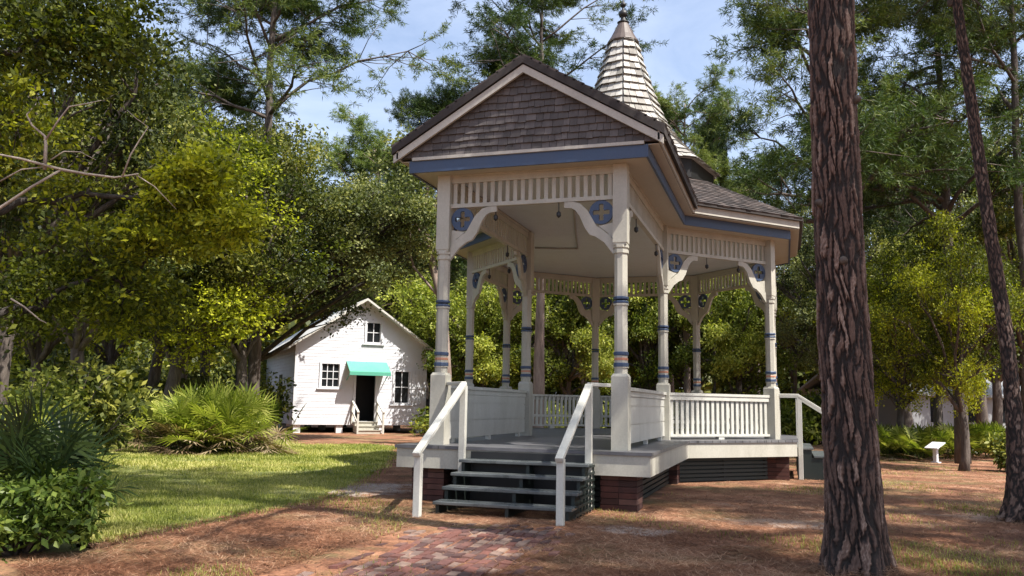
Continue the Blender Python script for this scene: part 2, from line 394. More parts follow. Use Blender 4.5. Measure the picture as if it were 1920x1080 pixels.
bands = [band_mesh(.1, 1.155, 1.215, M['blue']), band_mesh(.092, 1.243, 1.29, M['rust_band']), band_mesh(.1, 1.315, 1.37, M['blue']),
         band_mesh(.102, 2.055, 2.095, M['blue']), band_mesh(.102, 2.112, 2.155, M['blue'])]
for k, (x, y) in enumerate(post_xy):
    o = link('post', pm, bs, (x, y, DK)); o.rotation_euler.z = math.atan2(y, x)-math.pi/2 if 3 <= k <= 8 else 0
    for bmh in bands: link('painted_band', bmh, o)

# openings: frieze, brackets with rosettes, balustrades
def frame(a_, b_):
    a_, b_ = Vector((*a_, DK)), Vector((*b_, DK)); d = (b_-a_).normalized(); n_ = Vector((d.y, -d.x, 0))
    return Matrix(((d.x, -n_.x, 0, a_.x), (d.y, -n_.y, 0, a_.y), (0, 0, 1, a_.z), (0, 0, 0, 1))), (b_-a_).length
def frieze(a_, b_):
    Mx, L = frame(a_, b_); p = MB(Mx); top = PT-DK
    p.box(.10, L-.10, -.035, .035, top-.12, top); p.box(.10, L-.10, -.04, .04, 3.58, 3.64)
    n = int((L-.2)/.118); st = (L-.2)/n
    for i in range(n): p.box(.10+(i+.5)*st-.03, .10+(i+.5)*st+.03, -.014, .014, 3.64, top-.12)
    p.build('frieze', M['cream'], bs)
def arm_mesh():
    ctr = [(.09, 2.86), (.20, 3.0), (.33, 3.10), (.40, 3.13), (.46, 3.22), (.55, 3.40), (.64, 3.50), (.72, 3.53), (.84, 3.535)]
    wd = [.13, .13, .14, .16, .16, .14, .12, .1, .085]; top = []; bot = []
    for i, (x, z) in enumerate(ctr):
        x0, z0 = ctr[max(i-1, 0)]; x1, z1 = ctr[min(i+1, len(ctr)-1)]; dx, dz = x1-x0, z1-z0; q = math.hypot(dx, dz)
        top.append((x-dz/q*wd[i]/2, min(z+dx/q*wd[i]/2, 3.578))); bot.append((x+dz/q*wd[i]/2, z-dx/q*wd[i]/2))
    top[0] = (.1035, top[0][1]+.06); bot[0] = (.1035, bot[0][1]-.05)
    p = MB(); n = len(ctr); vs = [(x, y, z) for y in (-.03, .03) for P in (top, bot) for x, z in P]; fs = []
    for i in range(n-1):
        fs += [(i, i+1, n+i+1, n+i), (2*n+i+1, 2*n+i, 3*n+i, 3*n+i+1), (i+1, i, 2*n+i, 2*n+i+1), (n+i, n+i+1, 3*n+i+1, 3*n+i)]
    fs += [(0, n, 3*n, 2*n), (n-1, 3*n-1, 4*n-1, 2*n-1)]
    p.add(vs, fs); return p.mesh('bracket', M['cream'])
def disc_mesh():
    p = MB(); seg = 64; cx, cz, Ro = .288, 3.40, .178; vs = []; fs = []
    for y in (-.022, .022):
        for k in range(seg):
            a = 2*math.pi*k/seg; aa = abs(((a+math.pi/4) % (math.pi/2))-math.pi/4)      # angle from the nearest arm of the cross
            ri = min(.125, .034/max(math.sin(aa), .05)) if aa < .55 else .052
            ri = max(ri, .045)
            for r in (Ro, ri): vs.append((cx+r*math.cos(a), y, cz+r*math.sin(a)))
    h = 2*seg
    for k in range(seg):
        j = (k+1) % seg; a, b_, c_, d = 2*k, 2*j, 2*k+1, 2*j+1
        fs += [(a, c_, d, b_), (h+a, h+b_, h+d, h+c_), (a, b_, h+b_, h+a), (c_, h+c_, h+d, d)]
    p.add(vs, fs)
    return p.mesh('rosette', M['blue'])
def plate_mesh():                                # cream filler behind the rosette, in the angle of post and beam
    p = MB()
    pts = [(.104, 2.98), (.2, 3.1), (.33, 3.2), (.112, 3.24)]
    vs = [(x, y, z) for y in (-.012, .012) for x, z in pts]
    p.add(vs, [(0, 1, 2, 3), (7, 6, 5, 4), (0, 4, 5, 1), (1, 5, 6, 2), (2, 6, 7, 3), (3, 7, 4, 0)]); return p.mesh('corner_plate', M['cream'])
arm_m, disc_m, plate_m = arm_mesh(), disc_mesh(), plate_mesh()
def bracket(a_, b_):                             # at the post a_, reaching towards b_
    Mx, L = frame(a_, b_)
    o = link('bracket', arm_m, bs); o.matrix_local = Mx
    d = link('rosette', disc_m, o); c_ = link('corner_plate', plate_m, o)
def panel(a_, b_):                               # boarded balustrade
    Mx, L = frame(a_, b_); p = MB(Mx); h = RL-DK
    o = MB(Mx).box(.06, L-.06, -.075, .075, h-.05, h).build('balustrade', M['cream_light'], bs)
    for z0, z1 in ((.07, .325), (.35, .595), (.62, h-.135)): p.box(.112, L-.112, -.03, .03, z0, z1)
    p.box(.112, L-.112, -.045, .045, h-.13, h-.052); p.box(.112, L-.112, -.018, .018, .08, h-.14); p.build('board_panel', M['cream_light'], o)
    for xx in (.5, L/2, L-.5): MB(Mx).box(xx-.06, xx+.06, -.03, .03, 0, .068).build('foot_block', M['cream_light'], o)
def balusters(a_, b_):
    Mx, L = frame(a_, b_); h = RL-DK
    o = MB(Mx).box(.06, L-.06, -.065, .065, h-.05, h).build('balustrade', M['cream_light'], bs)
    q = MB(Mx); q.box(.112, L-.112, -.05, -.021, h-.135, h-.052); q.box(.112, L-.112, .021, .05, .30, .36); q.box(.112, L-.112, -.06, .06, .055, .10)
    q.box(L/2-.07, L/2+.07, -.05, .05, 0, .053); q.build('cross_rail', M['cream_light'], o)
    n = int((L-.24)/.122); st = (L-.24)/n
    pm_ = MB().box(-.033, .033, -.02, .02, .102, h-.052).mesh('baluster', M['cream_light'])
    for i in range(n):
        c_ = link('baluster', pm_, o); c_.matrix_local = Mx @ Matrix.Translation((.12+(i+.5)*st, 0, 0))
P = post_xy
for i, j in ((0, 1), (1, 2), (2, 3), (3, 4), (4, 5), (5, 6), (6, 7), (7, 8), (8, 9), (9, 0)):
    frieze(P[i], P[j]); bracket(P[i], P[j])
    Mx, L = frame(P[i], P[j]); o = link('bracket', arm_m, bs); o.matrix_local = Mx @ Matrix(((-1, 0, 0, L), (0, -1, 0, 0), (0, 0, 1, 0), (0, 0, 0, 1)))
    link('rosette', disc_m, o); link('corner_plate', plate_m, o)
panel(P[1], P[2]); panel(P[9], P[0])
for i in (2, 4, 5, 6, 8): balusters(P[i], P[i+1])

# ceiling, soffit, beams, trims
mb = MB(); mb.prism(outline(-.06), PT+.03, PT+.05); mb.build('ceiling', M['ceiling'], bs)
mb = MB(); mb.ring(outline(.42, .36), outline(-.062), PT+.002, PT+.022); mb.build('soffit', M['soffit'], bs)
mb = MB(); mb.ring(outline(.06), outline(-.06), PT-.02-.10+.10, PT+.0015); mb.build('header_beam', M['cream'], bs)
mb = MB(); mb.ring(outline(.455, .40), outline(.422, .362), PT-.015, PT+.165); mb.build('frieze_board', M['blue'], bs)
mb = MB(); mb.ring(outline(.60, .36), outline(.456, .34), PT+.167, PT+.18); mb.build('eave_lining', M['soffit'], bs)
of_ = outline(.63, .50); oi_ = outline(.602, .50)
mb = MB(); mb.ring(of_[1:]+of_[:1], oi_[1:]+oi_[:1], EV-.15, EV+.0, closed=False); mb.build('fascia', M['rake'], bs)
mb = MB(); mb.box(-HW-.40, HW+.40, YF-.43, YF-.34, PT+.168, PT+.215); mb.build('pediment_sill', M['rake'], bs)

# roofs
EDGE = .70; SL = (APEX-EV)/(HW+EDGE); WX = HW+EDGE
zr = EV+.03
YR = YF-.53                                     # front edge of the roof
RI = 1.98; ZI = zr+SL*.93*(A+EDGE-RI)
# octagon roof: one solid, then the shingles over it
def octa(r, rot=0): return [(r/math.cos(math.pi/8)*math.cos(rot+math.pi/8+k*math.pi/4), r/math.cos(math.pi/8)*math.sin(rot+math.pi/8+k*math.pi/4)) for k in range(8)]
ro, ri = octa(A+EDGE), octa(RI)
mb = MB(); vs = [(x, y, zr) for x, y in ro]+[(x, y, ZI) for x, y in ri]+[(x, y, zr-.035) for x, y in ro]
mb.add(vs, [(i, (i+1) % 8, (i+1) % 8+8, i+8) for i in range(8)]+[((i+1) % 8, i, i+16, (i+1) % 8+16) for i in range(8)]+[tuple(range(8, 16)), tuple(range(23, 15, -1))], .1)
for k in range(8):
    if k == 5: continue                          # the face the porch roof runs into keeps its shingles in the porch roof
    a_, b_ = Vector((*ro[k], zr)), Vector((*ro[(k+1) % 8], zr)); c_ = Vector((*ri[k], ZI)); e_ = Vector((*ri[(k+1) % 8], ZI))
    ux = (b_-a_).normalized(); mid0 = (a_+b_)/2; mid1 = (c_+e_)/2; up = (mid1-mid0).normalized(); nr = ux.cross(up)
    wb, wt, ln = (b_-a_).length, (e_-c_).length, (mid1-mid0).length
    def wat(h, wb=wb, wt=wt, ln=ln): q = (wb+(wt-wb)*min(h/ln, 1))/2; return -q, q
    shingles(mb, mid0, ux, up, nr, wat, ln, .15, .16, .014, seed=k+3)
mb.build('octagon_roof', M['roof_shingle'], bs)
# porch roof: two slopes running back to the drum
mb = MB(); zt = zr+SL*WX; YB = -1.6
for s_ in (-1, 1):
    e0, e1 = Vector((s_*WX, YR, zr)), Vector((0, YR, zt)); e2, e3 = Vector((0, YB, zt)), Vector((s_*WX, YB, zr)); th = Vector((0, 0, -.11))
    # the lower back part dives into the octagon roof
    q = [e0, e1, e2, e3]; vs = q+[p+th for p in q]
    fs = [(0, 1, 2, 3), (7, 6, 5, 4), (0, 4, 5, 1), (1, 5, 6, 2), (2, 6, 7, 3), (3, 7, 4, 0)]
    # cut the eave off where the octagon eave begins
    yi = (HW+EDGE)-(A+EDGE)*(1+TT)+.02
    q = [e0, e1, e2, Vector((s_*.9, YB, zr+SL*(WX-.9))), Vector((s_*WX, yi+.0, zr))]
    vs = q+[p+th for p in q]; fs = [(0, 1, 2, 3, 4), (9, 8, 7, 6, 5)]+[(i, (i+1) % 5, (i+1) % 5+5, i+5) for i in range(5)]
    mb.add(vs, fs, .1)
    up = (e1-e0).normalized(); ux = Vector((0, 1, 0))*s_; nr = ux.cross(up)
    if nr.z < 0: nr = -nr
    def wat(h, s_=s_): 
        y1 = yi+(YB-yi)*min(h/(e1-e0).length*1.25, 1)
        return (YR, y1) if s_ > 0 else (-y1, -YR)
    shingles(mb, (s_*WX, 0, zr), ux, up, nr, wat, (e1-e0).length, .15, .16, .014, seed=20+s_)
mb.build('porch_roof', M['roof_shingle'], bs)
# gable wall clad in shingles, rake boards
gy = YF-.36
mb = MB(); gz = PT+.216; hw0 = (APEX-.12-gz)/SL
mb.add([(-hw0, gy, gz), (hw0, gy, gz), (0, gy, APEX-.12), (-hw0, gy+.05, gz), (hw0, gy+.05, gz), (0, gy+.05, APEX-.12)], [(0, 1, 2), (5, 4, 3), (0, 3, 4, 1), (1, 4, 5, 2), (2, 5, 3, 0)], .1)
def wat(h): q = max(hw0-h/SL, .0); return -q, q
shingles(mb, (0, gy, gz), (1, 0, 0), (0, 0, 1), (0, -1, 0), wat, APEX-.12-gz, .108, .125, .014, seed=9, lift=.034)
mb.build('gable_wall', M['gable_shingle'], bs)
for s_ in (-1, 1):
    mb = MB(); y0, y1 = YR+.03, YR+.075; z0 = zr-.112
    pts = [(s_*(WX-.02), z0-.005), (0, z0+SL*(WX-.02)-.005), (0, z0+SL*(WX-.02)-.125), (s_*(WX-.02), z0-.125)]
    vs = [(x, y, z) for y in (y0, y1) for x, z in pts]
    mb.add(vs, [(0, 1, 2, 3), (7, 6, 5, 4), (0, 4, 5, 1), (1, 5, 6, 2), (2, 6, 7, 3), (3, 7, 4, 0)]); mb.build('rake_board', M['rake'], bs)
    mb = MB()
    pts = [(s_*(WX-.06), z0-.13), (0, z0+SL*(WX-.06)-.13), (0, z0+SL*(WX-.06)-.15), (s_*(WX-.06), z0-.15)]
    pts = [(s_*(WX-.03), z0-.002), (s_*.0, z0+SL*(WX-.03)-.002), (s_*.0, z0+SL*(WX-.03)-.02), (s_*(WX-.03), z0-.02)]
    vs = [(x, y, z) for y in (y1+.001, gy-.05) for x, z in pts]
    mb.add(vs, [(0, 1, 2, 3), (7, 6, 5, 4), (0, 4, 5, 1), (1, 5, 6, 2), (2, 6, 7, 3), (3, 7, 4, 0)]); mb.build('rake_soffit', M['rake'], bs)

# spire: drum, bell-cast shingled cone, copper cap, finial
sp = MB(); rv = R_(-80)-math.pi/8+math.pi/8
c8 = 1.0
sp.lathe([(RI*1.0, ZI-.12), (2.10, ZI+.02), (2.12, 6.82)], 8, rot=rv); spd = sp.build('drum', M['dark'], bs)
prof = [(2.24, 6.82), (2.05, 6.98), (1.74, 7.26), (1.46, 7.56), (1.21, 7.86), (1.03, 8.13), (.87, 8.5), (.735, 8.88), (.60, 9.3), (.455, 9.74), (.34, 10.22)]
def rad(z):
    for (r0, z0), (r1, z1) in zip(prof, prof[1:]):
        if z <= z1: return r0+(r1-r0)*(z-z0)/(z1-z0)
    return prof[-1][0]
# arc-length courses
zs = [6.82]
while zs[-1] < 10.18:
    z = zs[-1]; dr = (rad(z+.02)-rad(z))/.02; zs.append(z+.21/math.sqrt(1+dr*dr))
zs[-1] = 10.22
mb = MB(); rr = random.Random(4)
mb.lathe([(rad(z)-.035, z) for z in zs], 8, rot=rv)
for k in range(len(zs)-1):
    z0, z1 = zs[k], zs[k+1]+.012; r0, r1 = rad(z0), rad(zs[k+1])-.012
    for f_ in range(8):
        a0, a1 = rv+f_*math.pi/4, rv+(f_+1)*math.pi/4
        p0, p1 = Vector((math.cos(a0), math.sin(a0), 0)), Vector((math.cos(a1), math.sin(a1), 0))
        fw = r0*.765; n = max(1, int(round(fw/.17))); cuts = [0]+sorted((i+rr.uniform(-.18, .18))/n for i in range(1, n))+[1]
        nf = ((p0+p1)/2).normalized()
        for u0, u1 in zip(cuts, cuts[1:]):
            g = .006/fw; u0 += g; u1 -= g; dz = rr.uniform(-.015, .01); lo = nf*(.045+rr.uniform(0, .02)); li = nf*.004
            def Q(u, r, z, l): return (p0*(1-u)+p1*u)*r+Vector((0, 0, z))+l
            vs = [Q(u0, r0, z0+dz, lo), Q(u1, r0, z0+dz, lo), Q(u1, r1, z1, li), Q(u0, r1, z1, li), Q(u0, r0-.03, z0+dz+.01, li*0), Q(u1, r0-.03, z0+dz+.01, li*0)]
            mb.add(vs, [(0, 1, 2, 3), (4, 5, 1, 0), (4, 0, 3), (1, 5, 2)], rr.random())
spire = mb.build('spire', M['spire_shingle'], bs)
mb = MB()
for f_ in range(8):
    a0 = rv+f_*math.pi/4; d = Vector((math.cos(a0), math.sin(a0), 0))
    mb.tube([d*(rad(z)+.008)+Vector((0, 0, z)) for z in zs[::1]], [.017]*len(zs), 5)
mb.build('hip_cap', M['black_metal'], spire)
mb = MB(); mb.lathe([(.36, 10.16), (.39, 10.19), (.37, 10.23), (.29, 10.36), (.21, 10.52), (.145, 10.66), (.12, 10.70)], 20); mb.build('copper_cap', M['copper'], spire, smooth=False)
mb = MB(); prof_f = [(.13, 10.70), (.15, 10.73), (.07, 10.78), (.06, 10.84)]
prof_f += [(.10*math.sin(a)+.012, 10.95-.10*math.cos(a)) for a in [x*math.pi/8 for x in range(1, 8)]]+[(.03, 11.06), (.03, 11.12)]
prof_f += [(.065*math.sin(a)+.008, 11.19-.065*math.cos(a)) for a in [x*math.pi/8 for x in range(1, 8)]]+[(.022, 11.26), (.004, 11.55)]
mb.lathe(prof_f, 16); mb.build('finial', M['black_metal'], spire, smooth=True)

# ceiling conduit and small iron hooks under the beams
zc = PT+.01
def on_ceiling(u, v): d = _ray(u, v); return tuple(CAM+d*(zc-CAM[2])/d[2])
mb = MB(); mb.tube([on_ceiling(1076, 392), on_ceiling(1079, 430), on_ceiling(1083, 466), on_ceiling(1040, 466), on_ceiling(1003, 465)], [.02]*5, 6)
mb.build('conduit', M['grey_metal'], bs)
hk = MB(); hk.tube([(0, 0, 0), (0, 0, -.13), (.02, 0, -.16)], [.009]*3, 6); hk.lathe([(.004, -.23), (.035, -.2), (.035, -.15), (.012, -.13)], 8)
hkm = hk.mesh('iron_hook', M['black_metal'])
for i, j, fr in ((0, 1, .66), (0, 1, .30), (1, 2, .3), (1, 2, .8), (2, 3, .4), (2, 3, .7), (9, 0, .3), (8, 9, .35), (8, 9, .7)):
    a_, b_ = Vector((*P[i], DK)), Vector((*P[j], DK)); q = a_.lerp(b_, fr); link('iron_hook', hkm, bs, (q.x, q.y, DK+3.58))

# front steps with handrails
SX0, SX1 = -.755, 1.07
st = MB()
stairs = None
YE = YF-.445
for k in range(1, 5):
    z = DK*k/5; y0 = YE-.30*(5-k)
    p = MB(); p.box(SX0, SX1, y0-.015, y0+.285, z-.042, z)
    o = p.build('tread', M['step'], bs, bevel=.008)
p = MB()
for xx in (SX0+.03, (SX0+SX1)/2+.05, SX1-.09):
    p = MB()
    pts = [(YE-1.2, 0)]
    for k in range(1, 5):
        y0 = YE-.30*(5-k); pts += [(y0+.02, DK*(k-1)/5 if k > 1 else 0), (y0+.02, DK*k/5-.045)]
        if k < 4: pts += [(y0+.30+.02, DK*k/5-.045)]
    pts += [(YE-.002, DK*4/5-.045), (YE-.002, 0)]
    pts = pts[1:]
    vs = [(x_, y, z) for x_ in (xx, xx+.045) for y, z in pts]; n = len(pts)
    p.add(vs, [tuple(range(n)), tuple(range(2*n-1, n-1, -1))]+[(i, (i+1) % n, (i+1) % n+n, i+n) for i in range(n)])
    p.build('stringer', M['dark_green'], bs)
p = MB(); p.box(SX0+.08, SX1-.1, YE-.05, YE-.03, 0, DK-.06); p.build('step_shade_sheet', M['dark'], bs)  # near-black sheet added, shade behind the open risers put into its colour
p = MB()                                         # lattice closing the right flank of the steps
for k in range(7):
    y0 = YE-.02-k*.18; p.bar((SX1+.005, y0, .02), (SX1+.005, y0-.001, max(DK-.2-k*.105, .06)), .03, .02, (1, 0, 0))
for k in range(7):
    z = .06+k*.09; ymax = 1.2*(1-z/(DK))
    if ymax > .1: p.bar((SX1+.02, YE-.01, z), (SX1+.02, YE-ymax, z), .012, .03, (0, 0, 1))
p.build('lattice', M['dark_green'], bs)
for s_, X in ((0, SX0-.05), (1, SX1-.05)):
    yu, yl = YE-.055, -9.78
    p = MB(); p.box(X-.045, X+.045, yu-.045, yu+.045, 0 if s_ else .0, RL+.03-.06); up = p.build('handrail_post', M['cream_light'], bs, bevel=.006)
    p = MB(); p.box(X-.045, X+.045, yl-.045, yl+.045, 0, .80-.06+.03); p.build('handrail_post', M['cream_light'], bs, bevel=.006)
    p = MB(); p.bar((X, yl-.09, .76), (X, yu, RL), .10, .055)
    tx = HW-.12 if s_ else -HW+.12
    p.bar((X, yu+.0, RL+.012), (tx, YF-.02, RL+.012), .08, .05)
    p.build('handrail', M['cream_light'], bs, bevel=.008)

# right-hand steps of the octagon, leading away to the right
XE = A+.475
for k in range(1, 5):
    z = DK*k/5; x0 = XE+.30*(5-k)
    p = MB(); p.box(x0-.285, x0+.015, -1.22, 1.22, z-.042, z); p.build('tread', M['step'], bs, bevel=.008)
p = MB()
for yy in (-1.2, 0, 1.15):
    p = MB()
    pts = [(XE+.002, 0), (XE+1.18, 0)]
    for k in range(1, 5):
        x0 = XE+.30*(5-k); pts += [(x0-.02, DK*k/5-.045), (x0-.32 if k < 4 else XE+.002, DK*k/5-.045)]
    n = len(pts); vs = [(x_, y, z) for y in (yy, yy+.045) for x_, z in pts]
    p.add(vs, [tuple(range(n)), tuple(range(2*n-1, n-1, -1))]+[(i, (i+1) % n, (i+1) % n+n, i+n) for i in range(n)])
    p.build('stringer', M['dark_green'], bs)
for Y in (-1.28, 1.28):
    p = MB(); p.box(XE+.02, XE+.11, Y-.045, Y+.045, 0, RL-.03); p.build('handrail_post', M['cream_light'], bs, bevel=.006)
    p = MB(); p.box(XE+1.3, XE+1.39, Y-.045, Y+.045, 0, .77); p.build('handrail_post', M['cream_light'], bs, bevel=.006)
    p = MB(); p.bar((XE+1.45, Y, .78), (XE+.05, Y, RL), .10, .055); p.bar((XE+.06, Y, RL+.012), (A+.09, Y, RL+.012), .08, .05); p.build('handrail', M['cream_light'], bs, bevel=.008)

# ------------------------------------------------------------------ ground, lawn, brick path
def sheet(name, poly, z, material, seed=1, jag=.25, sub=14, kind='structure'):
    rr = random.Random(seed); out = []
    for i, (x, y) in enumerate(poly):
        x1, y1 = poly[(i+1) % len(poly)]
        for k in range(sub): 
            q = k/sub; jx = rr.gauss(0, jag)*(.0 if jag == 0 else 1); out.append((x+(x1-x)*q+jx, y+(y1-y)*q+rr.gauss(0, jag)))
    me = bpy.data.meshes.new(name); me.from_pydata([(x, y, z) for x, y in out], [], [tuple(range(len(out)))]); me.update(); me.materials.append(material)
    return tag(link(name, me), kind=kind)
g = np.linspace(-1, 1, 61)
me = bpy.data.meshes.new('ground'); S = 320
me.from_pydata([(-S, -S, 0), (S, -S, 0), (S, S, 0), (-S, S, 0)], [], [(0, 1, 2, 3)]); me.update(); me.materials.append(M['soil'])
tag(link('ground', me), kind='structure')
def gpt(u, v):
    d = _ray(u, v); q = CAM+d*(0-CAM[2])/d[2]; return (q[0], q[1])
lawn_poly = [gpt(150, 1040), gpt(205, 1010), gpt(330, 985), gpt(470, 960), gpt(600, 935), gpt(680, 900), gpt(720, 870), gpt(745, 838), gpt(700, 833), gpt(560, 834), (-17.5, 12.), (-24, 12), (-60, 40), (-60, -5), (-12, -14), (-4.2, -13.6)]
sheet('lawn', lawn_poly, .004, M['lawn'], 3, .12)
p1 = MB(); rr = random.Random(8)                 # herringbone-free running bond, worn edges
path_x0, path_x1 = -.44, 1.16
ry = 0
y = -10.25
mbp = MB()
while y > -17.5:
    x = path_x0-.12+(ry % 2)*.1+ (0 if y < -10.9 else .25)
    while x < path_x1+(rr.random()*.1):
        edge = (x < path_x0+.15 or x > path_x1-.2 or y > -10.6)
        if not (edge and rr.random() < .45):
            z = .012+rr.uniform(-.010, .010); tx, ty = rr.uniform(-.006, .006), rr.uniform(-.005, .005)
            mbp.add([(x+.004, y-.098, -.02), (x+.098, y-.098, -.02), (x+.098, y+.098, -.02), (x+.004, y+.098, -.02),
                     (x+.009, y-.092, z-tx-ty), (x+.092, y-.092, z+tx-ty), (x+.092, y+.092, z+tx+ty), (x+.009, y+.092, z-tx+ty)],
                    [(4, 5, 6, 7), (0, 1, 5, 4), (1, 2, 6, 5), (2, 3, 7, 6), (3, 0, 4, 7)], rr.random())
        x += .103
    y -= .205; ry += 1
M['paver'] = shingle_mat('worn_brick_paver', [(0, (.06, .034, .032)), (.3, (.11, .048, .04)), (.55, (.19, .075, .055)), (.8, (.13, .085, .072)), (1, (.30, .20, .15))], .75)
bp = mbp.build('brick_path', M['paver']); tag(bp, kind='structure'); bp.rotation_euler.z = R_(4); bp.location = (-.62, .1, 0)

rng = np.random.default_rng(11)
def blades(name, pts, h, wd, lean, material, seed, flat=False):
    r = np.random.default_rng(seed); n = len(pts); a = r.uniform(0, 2*np.pi, n); hh = h*r.uniform(.5, 1.3, n)
    dx, dy = np.cos(a), np.sin(a); ll = lean*r.uniform(.2, 1.2, n)*hh
    V = np.zeros((n, 3, 3)); V[:, 0] = pts-np.c_[dy, -dx, dx*0]*wd/2; V[:, 1] = pts+np.c_[dy, -dx, dx*0]*wd/2
    V[:, 2] = pts+np.c_[dx*ll, dy*ll, hh if not flat else hh*.08]
    if flat: V[:, 2] = pts+np.c_[dx*hh, dy*hh, r.uniform(.0, .03, n)]
    return np_mesh(name, V.reshape(-1, 3), np.arange(3*n).reshape(n, 3), material, {'rnd': ('FACE', r.random(n)), 'clump': ('FACE', np.clip(.5+.28*np.sin(pts[:, 0]*.8+np.sin(pts[:, 1]*1.1)*2)+.2*np.sin(pts[:, 0]*3.7+2*np.sin(pts[:, 1]*2.9))+r.normal(0, .2, n), 0, 1))})
def in_poly(px, py, poly):
    ins = np.zeros(len(px), bool); n = len(poly); j = n-1
    for i in range(n):
        xi, yi = poly[i]; xj, yj = poly[j]
        c_ = ((yi > py) != (yj > py)) & (px < (xj-xi)*(py-yi)/(yj-yi+1e-12)+xi); ins ^= c_; j = i
    return ins
# distance-weighted scatter in view space on the ground
def scatter(n, d0, d1, lat0, lat1, seed, power=1.):
    r = np.random.default_rng(seed); d = d0*(d1/d0)**(r.random(n)**power); l = r.uniform(lat0, lat1, n)*d
    return np.c_[CAM[0]+HD[0]*d+_r0[0]*l, CAM[1]+HD[1]*d+_r0[1]*l, np.zeros(n)]
q = scatter(330000, 8.5, 42, -.66, -.08, 5)
jit = rng.normal(0, .16, (len(q), 2)); k = in_poly(q[:, 0]+jit[:, 0], q[:, 1]+jit[:, 1], lawn_poly); q = q[k]
bare = np.sin(q[:, 0]*1.1+1.5*np.sin(q[:, 1]*.9))*np.sin(q[:, 1]*1.3+1.2*np.sin(q[:, 0]*.8))+.4*np.sin(q[:, 0]*4.1+2*np.sin(q[:, 1]*3.3))
q = q[rng.random(len(q)) > np.clip((bare-.25)*1.2, 0, .85)]
dd = (q[:, :2]-CAM[:2])@HD[:2]
near = q[dd < 17]; far = q[dd >= 17]
tag(link('lawn_grass', blades('lawn_grass', near, .045, .009, .9, M['grass'], 3)), 'short sunlit grass of the lawn beside the bandstand', 'grass', kind='stuff')
tag(link('lawn_grass', blades('lawn_grass', far, .06, .02, .9, M['grass'], 4)), 'short yellowish grass of the far part of the lawn', 'grass', kind='stuff')
q = scatter(230000, 5.5, 28, -.55, .66, 6, 1.15)
k = ~in_poly(q[:, 0], q[:, 1], lawn_poly); k &= ~((np.abs(q[:, 0]-.3) < .8) & (q[:, 1] < -10.4) & (rng.random(len(q)) < .93)); k &= ~in_poly(q[:, 0], q[:, 1], outline(.3))
_a = rng.uniform(0, 6.283, 5200); _r = .24+rng.exponential(.16, 5200); _tb = np.array(spot(1608, 7.6)); _rt = np.array(spot(1910, 11.45)); _h = np.arange(5200) % 4 == 0
_c = np.where(_h[:, None], _rt, _tb); mound = np.c_[_c[:, 0]+np.cos(_a)*_r*np.where(_h, .7, 1), _c[:, 1]+np.sin(_a)*_r*np.where(_h, .7, 1), .11*np.exp(-(_r-.24)/.13)*rng.random(5200)]
tag(link('pine_straw', blades('pine_straw', np.concatenate([q[k], mound])+np.array([0, 0, .006]), .15, .007, 0, M['straw'], 9, flat=True)), 'fallen brown pine needles over the bare soil', 'pine straw', kind='stuff')
nz = np.sin(q[:, 0]*.9+1+1.2*np.sin(q[:, 1]*.7))*np.sin(q[:, 1]*.8+1.3*np.sin(q[:, 0]*.6))+.5*np.sin(q[:, 0]*2.3+q[:, 1]*1.9+2*np.sin(q[:, 0]*.9)); k2 = k & (rng.random(len(q)) < np.clip((nz-.25)*.8, 0, .55))
tag(link('sparse_weeds', blades('sparse_weeds', q[k2], .05, .008, 1., M['grass'], 12)), 'thin weeds and grass growing through the pine straw', 'weeds', kind='stuff')

# ------------------------------------------------------------------ foliage
def quads(c, d, s, L, W, bend=None):             # leaf-shaped quads: base c, direction d, side s
    V = np.zeros((len(c), 4, 3)); L = L[:, None]; W = W[:, None]
    V[:, 0] = c; V[:, 1] = c+d*L*.45+s*W*.5; V[:, 2] = c+d*L; V[:, 3] = c+d*L*.45-s*W*.5
    if bend is not None: V[:, 2] += bend
    return V.reshape(-1, 3)
def unit(a): return a/np.maximum(np.linalg.norm(a, axis=1, keepdims=True), 1e-6)
def leaves_mesh(name, clumps, rad_, per, L, W, material, seed, droop=.1, flat=.75, clid=None):
    r = np.random.default_rng(seed); n = len(clumps); idx = np.repeat(np.arange(n), per); m_ = len(idx)
    ax_ = unit(r.normal(size=(n, 3))*np.array([1, 1, .55])+np.array([0, 0, -.15]))*r.uniform(.8, 1.9, (n, 1))
    off = (unit(r.normal(size=(m_, 3)))*(r.random((m_, 1))**.5)*.62+ax_[idx]*r.uniform(-.6, .9, (m_, 1)))*rad_[idx][:, None]; off[:, 2] *= flat
    c = clumps[idx]+off; d = unit(off/rad_[idx][:, None]+r.normal(0, .6, (m_, 3))+np.array([0, 0, -droop])); s = unit(np.cross(d, r.normal(size=(m_, 3))))
    ls_ = r.uniform(.75, 1.3, n)[idx]; V = quads(c, d, s, L*r.uniform(.55, 1.45, m_)*ls_, W*r.uniform(.6, 1.35, m_)*ls_)
    cl = r.random(n) if clid is None else np.clip(clid+r.normal(0, .13, n), 0, 1)
    return np_mesh(name, V, np.arange(4*m_).reshape(m_, 4), material, {'rnd': ('FACE', r.random(m_)), 'clump': ('FACE', cl[idx])})
